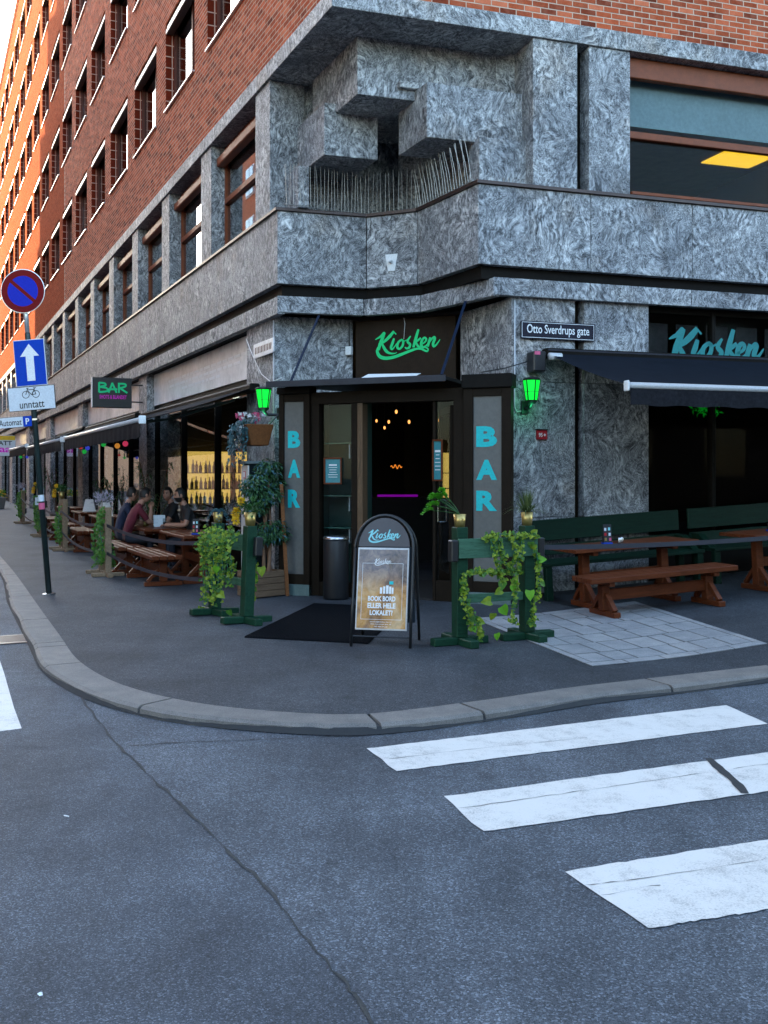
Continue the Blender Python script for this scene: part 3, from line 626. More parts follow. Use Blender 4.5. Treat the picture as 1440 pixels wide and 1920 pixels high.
for r in range(240):
    z = ZB + .006 + (r + .5) * (bh + jt)
    if z > ZT - .05: break
    for i in range(112):
        u = (i + .5 + (.5 if r % 2 else 0)) * (bw + jt) - .12
        if u < .115 or u > UB - .1: continue
        p = Lw(u, 0); py = HY - F * (z - H) / p.y
        if py < -60: continue
        h = hole(u - bw / 2, u + bw / 2, z - bh / 2, z + bh / 2, -.004)
        u0, u1 = u - bw / 2, u + bw / 2
        if h:
            if z + bh / 2 - h[2] < .02 or h[3] - z + bh / 2 < .02: pass
            elif u0 < h[0]: u1 = h[0] - .001
            elif u1 > h[1]: u0 = h[1] + .001
            else: continue
            if u1 - u0 < .03 or (u0 > h[0] - .01 and u1 < h[1] + .01 and h[2] < z < h[3]): continue
        if cnt < 300 and not h and py > 10 and r < 22 and u < 3.4: brick(wl, Matrix.Translation(Lw(u, -.025 + rnd.uniform(-.0015, .001), z)) @ frameL(0, 0, 0)[0]); cnt += 1
        else: stuffL.append((u0, u1, z))
def brickmass(fn, lst, parent):
    vs = []; fs = []; tone = []
    for (u0, u1, z) in lst:
        b = len(vs); e = .003; o = rnd.uniform(-.001, .0008); tn = rnd.random()
        for (uu, zz, oo) in ((u0, z - bh / 2, -.02), (u1, z - bh / 2, -.02), (u1, z + bh / 2, -.02), (u0, z + bh / 2, -.02),
                             (u0 + e, z - bh / 2 + e, o), (u1 - e, z - bh / 2 + e, o), (u1 - e, z + bh / 2 - e, o), (u0 + e, z + bh / 2 - e, o)): vs.append(fn(uu, oo, zz)[:])
        fs += [(b + 4, b + 5, b + 6, b + 7), (b, b + 1, b + 5, b + 4), (b + 1, b + 2, b + 6, b + 5), (b + 2, b + 3, b + 7, b + 6), (b + 3, b, b + 4, b + 7)]; tone += [tn] * 8
    mm = bpy.data.meshes.new('brickwork'); mm.from_pydata(vs, [], fs); at = mm.attributes.new('tone', 'FLOAT', 'POINT'); at.data.foreach_set('value', tone)
    mm.materials.append(MT['brickv']); o = bpy.data.objects.new('brickwork', mm); COL.objects.link(o); o.parent = parent; o['kind'] = 'stuff'; return o
brickmass(Lw, stuffL, wl); brickmass(Rw, [(u - bw / 2, u + bw / 2, z) for u, z in stuffR], wr)
# brick windows: one template in the frame of the left street front, copied
def tmpl():
    m = M(); t = .09; D = -.17
    m.box(0, t, D - .09, D, .02, WH - .02); m.box(WW - t, WW, D - .09, D, .02, WH - .02); m.box(t, WW - t, D - .09, D, .02, .10); m.box(t, WW - t, D - .09, D, WH - .1, WH - .02)
    m.box(WW * .36, WW * .36 + .07, D - .08, D - .01, .1, WH - .1)
    f = m.build('window', MT['wframe2'], bld, .006)
    m = M(); m.box(t, WW - t, D - .055, D - .045, .1, WH - .1); m.build('pane', MT['glass'], f)
    m = M(); m.box(.02, WW - .02, -.16, -.015, WH - .24, WH - .06); m.build('blind_case', MT['copper'], f, .015)
    m = M(); m.box(.01, WW - .01, -.014, .004, WH - .235, WH - .15); m.build('case_front', MT['casefront'], f, .006)
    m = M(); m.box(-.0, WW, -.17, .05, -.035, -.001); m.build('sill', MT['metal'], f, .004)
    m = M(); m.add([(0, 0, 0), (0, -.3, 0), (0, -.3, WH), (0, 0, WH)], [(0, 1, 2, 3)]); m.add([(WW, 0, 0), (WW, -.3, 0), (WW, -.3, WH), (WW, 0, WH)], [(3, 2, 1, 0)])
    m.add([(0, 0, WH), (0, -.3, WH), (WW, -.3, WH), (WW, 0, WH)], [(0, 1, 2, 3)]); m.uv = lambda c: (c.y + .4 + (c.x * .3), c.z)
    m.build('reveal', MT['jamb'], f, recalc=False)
    return f
T0 = tmpl(); first = True
for s in SILL:
    for a in WU:
        mw = mxL(a, 0, s)
        if first: T0.matrix_basis = mw; first = False; continue
        c = copy_part(T0, bld); c.matrix_basis = mw
        for ch in T0.children: copy_part(ch, c)
# roof, set-back top storey, gutter
m = M(); m.fbox(Lw, -.1, 60, -12, .12, ZT, ZT + .22); m.build('eaves', MT['metal'], bld)
m = wallgrid(Lw, 30, 62, ZT + .2, 31.2, -.9, False); m.uv = lambda c: ((Vector((c.x, c.y)) - C0).dot(dL), c.z); m.build('attic_wall', MT['brickfar'], bld, recalc=False)
m = M(); m.fbox(Lw, 30, 62, -9, -.7, 31.2, 31.4); m.build('roof', MT['metal'], bld)
m = M()
for k in range(9): m.fbox(Lw, 31 + 3.4 * k, 33.4 + 3.4 * k, -.93, -.86, 28.2, 29.9)
m.build('attic_window', MT['glassdark'], bld)
m = M(); m.fbox(Rw, -.1, 15, -12, -.0, ZT + .001, ZT + .2); m.build('parapet', MT['metal'], bld)
# closed, dark inside of the building: floors and inner walls
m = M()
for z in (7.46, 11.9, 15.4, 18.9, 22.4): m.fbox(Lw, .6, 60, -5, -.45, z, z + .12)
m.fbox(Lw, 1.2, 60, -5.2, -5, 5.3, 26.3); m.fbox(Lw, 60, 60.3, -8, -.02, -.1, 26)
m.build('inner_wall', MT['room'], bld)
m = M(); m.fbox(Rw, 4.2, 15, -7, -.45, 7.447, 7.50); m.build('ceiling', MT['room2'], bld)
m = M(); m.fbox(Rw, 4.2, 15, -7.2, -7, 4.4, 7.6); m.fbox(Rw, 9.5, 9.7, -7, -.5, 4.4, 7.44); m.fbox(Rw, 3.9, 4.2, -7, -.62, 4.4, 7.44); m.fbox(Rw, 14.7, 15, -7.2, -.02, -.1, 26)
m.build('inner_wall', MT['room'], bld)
m = M(); m.fbox(Rw, 8.2, 9.25, -3.9, -3.0, 7.425, 7.446); m.build('ceiling_light', MT['ceil'], bld)

# ================================================================== flat lettering helpers
def place(c, right, up=Vector((0, 0, 1))):
    r = Vector(right).normalized(); u = Vector(up).normalized(); n_ = r.cross(u)
    return Matrix(((r.x, u.x, n_.x, c.x), (r.y, u.y, n_.y, c.y), (r.z, u.z, n_.z, c.z), (0, 0, 0, 1)))
R3, L3, V3 = Vector((dR.x, dR.y, 0)), Vector((-dL.x, -dL.y, 0)), Vector((eV.x, eV.y, 0))
def text(s, mat, parent, mw, wid, hei, bold=0., name='lettering', depth=.002, shear=0.):
    cu = bpy.data.curves.new(name, 'FONT'); cu.body = s; cu.offset = bold; cu.extrude = .02; cu.resolution_u = 3; cu.shear = shear; cu.align_x = 'CENTER'; cu.space_line = .95
    o = bpy.data.objects.new('tmp', cu); me_ = bpy.data.meshes.new_from_object(o); bpy.data.objects.remove(o); bpy.data.curves.remove(cu)
    x = [v.co.x for v in me_.vertices]; y = [v.co.y for v in me_.vertices]
    sx, sy = wid / (max(x) - min(x)), hei / (max(y) - min(y)); cx, cy = (max(x) + min(x)) / 2, (max(y) + min(y)) / 2
    for v in me_.vertices: v.co = Vector(((v.co.x - cx) * sx, (v.co.y - cy) * sy, v.co.z / .02 * depth))
    me_.materials.clear(); me_.materials.append(MT[mat]); me_.name = name
    o = bpy.data.objects.new(name, me_); COL.objects.link(o); o.parent = parent
    if parent is not None and parent.type == 'EMPTY': o.matrix_basis = parent.matrix_basis.inverted() @ mw
    else: o.matrix_basis = mw
    return o
KS = [([(632, 218), (648, 210), (664, 202), (684, 184), (690, 178)], [2, 7, 9, 11, 5]), ([(690, 180), (676, 212), (662, 245), (652, 276)], [10, 14, 15, 12]),
      ([(746, 176), (722, 202), (694, 226), (668, 242)], [10, 14, 12, 6]), ([(674, 240), (684, 262), (700, 285), (722, 298), (750, 300), (764, 294)], [6, 12, 13, 9, 5, 2]),
      ([(652, 260), (645, 285), (660, 312), (695, 324), (745, 320), (800, 304), (850, 288), (885, 280), (912, 284), (932, 294), (944, 296), (948, 286), (936, 276), (916, 276)], [8, 13, 15, 14, 13, 12, 11, 9, 8, 8, 8, 7, 6, 3]),
      ([(746, 216), (738, 240), (728, 266), (736, 276), (750, 262), (764, 244)], [8, 12, 11, 8, 5, 4]), ([(752, 192), (757, 187)], [11, 11]),
      ([(792, 226), (772, 240), (766, 264), (778, 276), (796, 262), (802, 236), (790, 224), (808, 234), (822, 228)], [8, 10, 11, 9, 10, 10, 7, 4, 4]),
      ([(846, 208), (832, 226), (828, 240), (842, 254), (838, 270), (822, 276), (812, 268)], [5, 9, 10, 11, 10, 8, 5]),
      ([(892, 174), (882, 205), (872, 238), (862, 272)], [9, 12, 13, 10]), ([(906, 222), (890, 234), (872, 250)], [8, 9, 5]), ([(878, 248), (888, 264), (902, 274), (914, 272)], [7, 10, 8, 4]),
      ([(908, 258), (930, 246), (938, 232), (928, 222), (914, 234), (908, 258), (918, 274), (936, 266), (952, 250)], [5, 7, 9, 9, 11, 12, 10, 6, 4]),
      ([(962, 222), (954, 246), (946, 272)], [9, 12, 11]), ([(950, 260), (966, 236), (982, 222), (988, 230), (978, 256), (982, 272), (998, 262), (1018, 236)], [4, 7, 9, 11, 12, 10, 7, 3])]
def script(mat, parent, mw, wid, fat=1., name='script_lettering', shear=0., off=.0015, skip=()):
    m = M(); s = wid / 386.; zi = 0
    for k, (pts, ws) in enumerate(KS):
        if k in skip: continue
        P = catmull([Vector((x - 826, 250 - y, 0)) for x, y in pts], 4); W_ = []
        for i in range(len(P)): q = i / 4; a = int(min(q, len(ws) - 1)); b = min(a + 1, len(ws) - 1); W_.append(ws[a] + (ws[b] - ws[a]) * (q - a))
        vs = []; z = off + zi * .00025; zi += 1
        for i, p in enumerate(P):
            d = (P[min(i + 1, len(P) - 1)] - P[max(i - 1, 0)]).normalized(); q = Vector((d.y, -d.x, 0)) * W_[i] * .5 * fat
            for sg in (1, -1): v = (p + q * sg) * s; vs.append((v.x + v.y * shear, v.y, z))
        m.add(vs, [(2 * i, 2 * i + 2, 2 * i + 3, 2 * i + 1) for i in range(len(P) - 1)])
    o = m.build(name, MT[mat], parent, recalc=False)
    o.matrix_basis = parent.matrix_basis.inverted() @ mw if parent is not None and parent.type == 'EMPTY' else mw
    return o
def plate(name, mat, parent, mw, w_, h_, th=.006, r=.0, z0=0., bev=.001):
    m = M(); pts = []
    if r:
        for cx, cy, a0 in ((w_ / 2 - r, h_ / 2 - r, 0), (-w_ / 2 + r, h_ / 2 - r, 90), (-w_ / 2 + r, -h_ / 2 + r, 180), (w_ / 2 - r, -h_ / 2 + r, 270)):
            pts += [(cx + r * math.cos(math.radians(a0 + k * 30)), cy + r * math.sin(math.radians(a0 + k * 30))) for k in range(4)]
    else: pts = [(-w_ / 2, -h_ / 2), (w_ / 2, -h_ / 2), (w_ / 2, h_ / 2), (-w_ / 2, h_ / 2)]
    m.prism(pts, z0, z0 + th); o = m.build(name, MT[mat], parent, bev)
    o.matrix_basis = parent.matrix_basis.inverted() @ mw if parent is not None and parent.type == 'EMPTY' else mw
    return o

# ================================================================== GROUND FLOOR
KL, KR = Lw(2.64, -.11), Rw(2.50, -.10)
# left: wide corner pillar, then shop bays
piers = [(2.64, 4.06), (12.04, 12.95), (22.3, 23.4), (31.3, 33.0), (40.0, 41.6), (50.0, 52.0), (58.5, 60)]
for i, (a, b) in enumerate(piers):
    for z0, z1 in ((-.25, 1.7), (1.706, 3.95)): gp(Lw, a, b, -.9, -.11 if i else -.11, z0, z1, 'granite_pillar')
slabwall(KL, KL + Vector((dR.x, dR.y, 0)) * 1.22, -.2, 1.5); slabwall(KL, KL + Vector((dR.x, dR.y, 0)) * 1.22, 1.506, 3.97)
kr2 = KR + Vector((dL.x, dL.y, 0)) * 1.42
slabwall(kr2, KR, -.2, 1.6); slabwall(kr2, KR, 1.606, 3.97)
for z0, z1 in ((-.3, 1.02), (1.026, 2.85), (2.856, 3.99)):
    gp(Rw, 2.50, 3.452, -.7, -.10, z0, z1, 'granite_pillar'); gp(Rw, 3.59, 4.612, -.7, -.10, z0, z1, 'granite_pillar')
gp(Rw, 3.453, 3.589, -.5, -.26, -.3, 3.99, 'slot', 'bronze'); gp(Rw, 10.6, 11.6, -.7, -.10, -.3, 3.99, 'granite_pillar')
gp(Rw, 4.613, 10.59, -.5, -.2, -.3, .62, 'stall_riser', 'dark'); gp(Rw, 11.61, 15, -.5, -.2, -.3, 3.9, 'stall_riser', 'dark')
# right shop window with mullions, its transom band
f = bpy.data.objects.new('shop_window', None)
m = M()
for u in (4.613, 5.75, 6.95, 8.2, 9.4, 10.53): m.fbox(Rw, u, u + .06, -.34, -.22, .62, 3.98)
for z in (.62, 2.78, 3.90): m.fbox(Rw, 4.673, 10.53, -.335, -.225, z, z + .08)
f = m.build('shop_window', MT['dark'], bld, .004)
m = M(); m.fbox(Rw, 4.64, 10.56, -.29, -.28, .66, 3.94); m.build('pane', MT['glassr'], f)
m = M()
for k in range(7): m.fbox(Rw, 4.80 + k * .52, 5.18 + k * .52, -.50, -.49, 3.25, 3.80)
m.build('curtain', MT['curtain'], f)
# left shop windows: clear glass below, frosted sign band above
for i, ((a0, a), (b, b1)) in enumerate(zip(piers[:-1], piers[1:])):
    m = M(); k = max(2, round((b - a) / 2.6)); st = (b - a) / k
    for j in range(k + 1): u = a + j * st; m.fbox(Lw, max(a, u - .035), min(b, u + .035), -.42, -.30, -.2, 3.15)
    m.fbox(Lw, a, b, -.43, -.29, 3.08, 3.20); m.fbox(Lw, a, b, -.425, -.295, -.2, .32)
    f = m.build('shop_window', MT['dark'], bld, .004)
    m = M(); m.fbox(Lw, a + .04, b - .04, -.37, -.36, .32, 3.08); m.build('pane', MT['glassdark'], f)
    m = M()
    for j in range(3): m.fbox(Lw, a + .06 + j * (b - a - .1) / 3, a + .05 + (j + 1) * (b - a - .1) / 3, -.30, -.27, 3.20, 3.93)
    m.build('frosted_band', MT['frostw'], f, .004)
    if i == 0:
        m = M()
        for r, (s0, s1) in enumerate(((.5, 6.4), (.9, 6.2), (2.2, 5.0))):
            q = a + s0
            while q < a + s1: l = rnd.uniform(.12, .5); m.fbox(Lw, q, q + l, -.27, -.2675, 3.62 - r * .12, 3.67 - r * .12); q += l + .08
        m.build('faded_lettering', MT['signwhite'], f)['kind'] = 'stuff'
# closed dark rooms behind the shop windows
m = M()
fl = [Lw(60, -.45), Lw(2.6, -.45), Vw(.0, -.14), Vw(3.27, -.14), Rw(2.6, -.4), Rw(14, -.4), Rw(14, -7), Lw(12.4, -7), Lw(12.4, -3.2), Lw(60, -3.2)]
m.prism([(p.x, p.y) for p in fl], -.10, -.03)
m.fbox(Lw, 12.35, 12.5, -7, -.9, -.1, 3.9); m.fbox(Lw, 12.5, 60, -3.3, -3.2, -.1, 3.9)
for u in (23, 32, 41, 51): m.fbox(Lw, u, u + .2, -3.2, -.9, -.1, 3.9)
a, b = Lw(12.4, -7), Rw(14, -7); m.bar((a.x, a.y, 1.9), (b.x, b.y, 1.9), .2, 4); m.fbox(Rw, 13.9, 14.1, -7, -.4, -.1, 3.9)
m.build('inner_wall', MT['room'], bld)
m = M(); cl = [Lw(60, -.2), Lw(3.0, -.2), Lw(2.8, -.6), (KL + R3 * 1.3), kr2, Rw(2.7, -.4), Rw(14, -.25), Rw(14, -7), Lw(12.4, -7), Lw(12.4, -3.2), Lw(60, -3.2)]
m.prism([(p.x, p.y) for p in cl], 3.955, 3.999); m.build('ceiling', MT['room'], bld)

# ================================================================== ENTRANCE
ent = thing('glazed_entrance', 'dark glazed corner entrance with open door and frosted BAR panels under a flat canopy', 'entrance')
def ep(name, mat, *boxes, bev=.004, parent=None):
    m = M()
    for b in boxes: m.fbox(Vw, *b)
    return m.build(name, MT[mat], parent or ent, bev)
TL0, TL1, TR0, TR1 = 0., .467, 2.65, 3.275
for t0, t1, g0, g1, x0, x1, capz in ((TL0, TL1, .075, .375, 540, 563, 2.80), (TR0, TR1, 2.775, 3.15, 893, 932, 2.88)):
    ep('panel_frame', 'bronze', (t0, g0, -.14, 0, -.05, 2.70), (g1, t1, -.14, 0, -.05, 2.70), (g0, g1, -.13, -.004, 2.60, 2.698), (g0, g1, -.13, -.004, .10, .24))
    p = ep('frosted_panel', 'frost', (g0, g1, -.05, -.03, .24, 2.60), bev=0)
    ep('fascia', 'dark', (t0 - .02, t1 + .02, -.2, .035, 2.70, capz), bev=.012); ep('plinth', 'plinth', (t0, t1, -.15, .012, -.15, .10))
    rows_ = ((808, 840, 'B'), (862, 896, 'A'), (918, 952, 'R')) if x0 < 700 else ((799, 838, 'B'), (862, 900, 'A'), (920, 958, 'R'))
    for y0, y1, ch in rows_:
        tc = (tV(x0, -.03) + tV(x1, -.03)) / 2; Y = Vw(tc, -.03).y
        text(ch, 'cyan', p, place(Vw(tc, -.028, zat((y0 + y1) / 2, Y)), V3), tV(x1, -.03) - tV(x0, -.03), (y1 - y0) * Y / F, .05, 'letter')
ep('door_frame', 'bronze', (TL1, .585, -.22, -.06, -.05, 2.70), (1.06, 1.145, -.22, -.06, -.05, 2.70), (2.50, TR0, -.20, -.05, -.05, 2.70), (TL1, TR0, -.22, -.05, 2.56, 2.72), (TL1 + .1, 1.08, -.2, -.07, -.05, .14))
ep('door_edge', 'doorwood', (1.148, 1.225, -.24, -.06, -.04, 2.56))
ep('side_window', 'glassdark', (.585, 1.06, -.15, -.14, .14, 2.56), bev=0)
for z in (.86, 1.30, 2.02): ep('shelf', 'shelfglass', (.56, 1.10, -.52, -.24, z, z + .018))
for z in (.80, 1.24, 1.96): ep('shelf_bracket', 'white', (.93, .945, -.35, -.28, z - .14, z + .058))
ep('niche_back', 'niche', (.50, 1.12, -.60, -.56, -.03, 2.6)); ep('niche_side', 'niche', (1.125, 1.143, -.6, -.23, -.03, 2.6), (.47, .50, -.6, -.23, -.03, 2.6))
# door leaf swung inward at the right and the fixed light beside it
hinge = Vw(2.46, -.12); dd = (Vector((-.10, 1, 0))).normalized()
m = M()
def leafbox(s0, s1, z0, z1, th=.05):
    a, b = hinge + dd * s0, hinge + dd * s1; m.bar((a.x, a.y, (z0 + z1) / 2), (b.x, b.y, (z0 + z1) / 2), th, z1 - z0)
leafbox(0, .10, .0, 2.5); leafbox(.86, .96, .0, 2.5); leafbox(.10, .86, 0, .30, .048); leafbox(.10, .86, 2.4, 2.5, .048)
lf = m.build('door_leaf', MT['bronze'], ent, .004)
m = M(); leafbox(.10, .86, .30, 2.40, .01); m.build('pane', MT['glassdark'], lf)
m = M(); q = hinge + dd * .80 + Vector((-.06, 0, 0)); m.tube([q + Vector((.05, 0, .95)), q + Vector((0, 0, .95)), q + Vector((0, 0, 1.25)), q + Vector((.05, 0, 1.25))], .012, 8); m.build('handle', MT['steel'], lf)
ep('fixed_light', 'bronze', (2.20, 2.24, -.2, -.1, -.05, 2.56), (2.24, 2.50, -.19, -.11, -.05, .22))
ep('side_window', 'glassdark', (2.24, 2.50, -.15, -.14, .22, 2.56), bev=0)
# canopy plate and its two struts
m = M(); m.hexa([Vw(t, o, z) for z in (2.80, 2.845) for t, o in ((-.02, .30), (2.50, .30), (2.50, -1.7), (.6, -1.1))])
cp = m.build('canopy', MT['dark'], ent, .004)
m = M(); m.hexa([Vw(t, o, z) for z in (2.775, 2.858) for t, o in ((-.03, .295), (2.51, .295), (2.51, .32), (-.03, .32))]); m.build('canopy_edge', MT['alu2'], cp, .004)
for (x0, y0, x1, y1, o0) in ((546, 708, 598, 592, 14.25), (828, 690, 873, 565, 13.6)):
    m = M(); a = Vector(((x0 - CX) / F * 13.55, 13.55, 2.86)); b = Vector(((x1 - CX) / F * o0, o0, zat(y1, o0)))
    if x0 > 700: a = Vector(((x0 - CX) / F * 12.75, 12.75, 2.86))
    m.bar(a, b, .035, .012); m.build('strut', MT['navy2'], cp)
# board with the lit script over the canopy
N0, N1 = KL + R3 * 1.24, kr2
cN = (N0 + N1) / 2; eN = (N1 - N0).normalized(); nN = Vector((eN.y, -eN.x, 0)); wN = (N1 - N0).length
mwN = place(Vector((cN.x, cN.y, 3.38)) + nN * .06, eN)
sg = thing('sign_board', 'brown board with bright green script lettering above the entrance canopy', 'sign', (cN.x, cN.y, 2.9))
plate('board', 'signbrown', sg, mwN, wN - .10, 1.10, .04, z0=-.04, bev=.004)
k = script('signgreen', sg, place(Vector((cN.x, cN.y, zat(646, cN.y))) + nN * .07 + eN * .05, eN), 1.04, 1.35, off=.004)
sl2 = thing('fallen_panel', 'loose white sheet lying on top of the entrance canopy', 'panel', Vw(1.55, -.2, 2.86)); m = M()
m.hexa([Vw(t, o, z) for z, q in ((2.862, 0), (2.868, 0)) for t, o in ((1.25, .1), (2.0, .1), (1.95, -.35), (1.25, -.2))])
for v in range(8): m.v[v] = (m.v[v][0] - Vw(1.55, -.2).x, m.v[v][1] - Vw(1.55, -.2).y, m.v[v][2] - 2.86 + (.09 if (v % 4) in (2, 3) else .0))
m.build('sheet', MT['white'], sl2)
# framed menus
def menu(px0, px1, py0, py1, o, label, rot=None):
    tc = (tV(px0, o) + tV(px1, o)) / 2; c = Vw(tc, o); Y = c.y; c.z = zat((py0 + py1) / 2, Y); wd = (px1 - px0) * Y / F * 1.05; hh = (py1 - py0) * Y / F
    e = rot or V3; mw = place(c, e); q = thing('framed_menu', label, 'menu frame', c)
    mm = M(); t = .022
    for b in ((-wd / 2, wd / 2, -hh / 2, -hh / 2 + t), (-wd / 2, wd / 2, hh / 2 - t, hh / 2), (-wd / 2, -wd / 2 + t, -hh / 2 + t, hh / 2 - t), (wd / 2 - t, wd / 2, -hh / 2 + t, hh / 2 - t)): mm.box(*b, 0, .02)
    f_ = mm.build('frame', MT['teak'], q, .003); f_.matrix_basis = q.matrix_basis.inverted() @ mw
    plate('sheet', 'menublue', q, mw, wd - 2 * t, hh - 2 * t, .004)
    for k_ in range(6):
        y = hh * (.22 - .09 * k_); ww = wd * rnd.uniform(.3, .55); plate('print_line', 'white', q, mw @ Matrix.Translation((0, y, .0045)), ww, hh * (.018 if k_ else .05), .0008, bev=0)
    return q
menu(607, 642, 858, 908, -.12, 'small framed turquoise notice on the glass left of the open door')
menu(810, 832, 824, 902, -.08, 'tall narrow framed green menu beside the right door post', Vector((.80, -.6, 0)))
# inside: counter with purple strip, hanging bulbs, neon script
q = thing('bar_counter', 'dark bar counter edged with purple light deep inside the doorway', 'bar counter', (.35, 18.6, -.03)); m = M(); m.box(-.9, 2.4, 0, .6, 0, 1.2); m.build('body', MT['room'], q)
for x0, x1 in ((-.62, -.52), (-.42, .32), (.72, 1.05)): m = M(); m.box(x0 - .05, x1 - .05, -.02, -.002, 1.225, 1.265); m.build('light_strip', MT['purple'], q)
for k, (x, y, Y) in enumerate(((743, 772, 17), (729, 791, 18.5), (767, 791, 17.5), (721, 802, 20), (706, 789, 21), (824, 788, 16.5), (849, 779, 15.8), (850, 805, 17.2))):
    z = zat(y, Y); b = thing('pendant_bulb', 'small warm glowing bulb hanging inside the dark doorway', 'bulb', ((x - CX) / F * Y, Y, z), 0, 'warm bulbs hanging inside the bar')
    m = M(); m.ball((0, 0, 0), .022, .022, .034, 8, 6); m.build('bulb', MT['warm'], b); m = M(); m.tube([(0, 0, .03), (0, 0, 3.94 - z)], .004, 5); m.build('cord', MT['black'], b)
q = thing('neon_sign', 'small orange neon scribble glowing inside the doorway', 'neon sign', ((743 - CX) / F * 19.5, 19.5, zat(875, 19.5))); m = M()
m.tube(catmull([Vector((-.11 + .022 * k, 0, .03 * math.sin(k * 1.9) + .012 * math.sin(k * 5))) for k in range(11)], 4), .008, 6); m.build('tube', MT['neon'], q)
# litter bin
p = onG(Vw(.93, .15)); q = thing('litter_bin', 'tall round black bin with a steel rim beside the entrance glass', 'bin', p); m = M(); m.lathe([(.165, 0), (.17, .03), (.17, .78), (.165, .80)], 24); m.build('body', MT['black'], q, smooth=True)
m = M(); m.lathe([(.173, .78), (.178, .80), (.172, .83), (.12, .835), (.11, .80)], 24); m.build('rim', MT['steel'], q, smooth=True)
# door mat
a, b, c, d = [G(*t) for t in ((458, 1196), (690, 1208), (764, 1140), (588, 1133))]
q = thing('door_mat', 'large black ribbed rubber mat in front of the entrance', 'mat', a); m = M(); m.hexa([v - a + Vector((0, 0, z)) for z in (.003, .014) for v in (a, b, c, d)]); m.build('mat', MT['rubber'], q, .003)
m = M()
for k in range(44):
    t = (k + .5) / 44; m.bar(a.lerp(b, t) - a + Vector((0, .02, .016)), d.lerp(c, t) - a + Vector((0, -.02, .016)), .012, .006)
m.build('rib', MT['rubber'], q)['kind'] = 'stuff'

# ================================================================== buildings across the two streets (they shade the corner and stand in the reflections)
ob = thing('apartment_building', 'ochre brick apartment building across the left street, mirrored in the granite storey windows', 'building')
m = M(); m.fbox(Lw, -4, 36, 16, 28, -.2, 20.5); m.fbox(Lw, 36, 46, 15, 27, -.2, 24); m.fbox(Lw, 46, 54, 14, 26, -.2, 27)
for k, h_ in enumerate((26.6, 26, 25, 23.6, 22.4, 20.4, 18.8, 17)): m.fbox(Lw, 54 + 1.0 * k, 55 + 1.0 * k, 14, 26, -.2, h_)  # unseen; stepped roof shapes the sunlight's edge, pale walls bounce light
m.fbox(Lw, 57.3, 58.0, 14.5, 15.4, 20, 27.4); m.fbox(Lw, 60.2, 60.8, 14.5, 15.4, 17, 23.6); m.build('wall', MT['ochre'], ob)
m = M(); m.fbox(Lw, 45.9, 54.2, 13.7, 26, 27.01, 27.4); m.build('eaves', MT['metal'], ob)
m0 = None
for r in range(8):
    for k in range(3):
        if r > 6: continue
        z = 3.2 + 3.25 * r; u = 46.6 + 3.4 * k
        if m0 is None:
            m = M(); m.fbox(Lw, u, u + 1.7, 13.93, 13.98, z, z + 1.9); m0 = m.build('window', MT['white'], ob)
            m = M(); m.fbox(Lw, u + .1, u + .8, 13.88, 13.92, z + .1, z + 1.8); m.fbox(Lw, u + .9, u + 1.6, 13.88, 13.92, z + .1, z + 1.8); m1 = m.build('pane', MT['skyglass'], m0)
        else:
            c = copy_part(m0, ob); c.location = Vector((dL.x, dL.y, 0)) * 3.4 * k + Vector((0, 0, 3.25 * r)); copy_part(m1, c)
ob2 = thing('warehouse', 'lower plastered building farther along the left street', 'building')
m = M(); m.fbox(Lw, 62.3, 120, 14, 26, -.2, 14); m.build('wall', MT['ochre'], ob2)  # unseen; height set so sunlight reaches the far left front
for lb, fn, bx in (('dark brick building closing the far end of the left street', Lw, (125, 137, 4.5, 34, 22.)), ('dark brick building across the right street', Rw, (2.5, 46, 19, 29, 10.5)), ('dark brick building across the crossing', Lw, (-75, -22, 14, 26, 9.)), ('dark brick building closing the street behind', Lw, (-100, -88, -12, 30, 9.))):  # unseen blocks added to darken reflections and cut off the bright horizon
    o3 = thing('office_building', lb, 'building'); m = M(); m.fbox(fn, bx[0], bx[1], bx[2], bx[3], -.2, bx[4]); m.build('wall', MT['brickdark'], o3)
    m = M(); k = 0
    for r in range(int(bx[4] / 3.9)):
        u = bx[0] + 1
        while u < bx[1] - 2.5:
            if fn is Rw or bx[1] > -80: m.fbox(fn, u, u + 1.8, bx[2] - .06, bx[2] - .01, 1.2 + 3.8 * r, 3.4 + 3.8 * r)
            else: break
            u += 4
        if bx[1] <= -80:
            for j in range(9): m.fbox(fn, bx[1] + .01, bx[1] + .06, bx[2] + 2 + j * 4, bx[2] + 3.8 + j * 4, 1.2 + 3.8 * r, 3.4 + 3.8 * r)
    m.build('window', MT['skyglass'], o3)['kind'] = 'stuff'

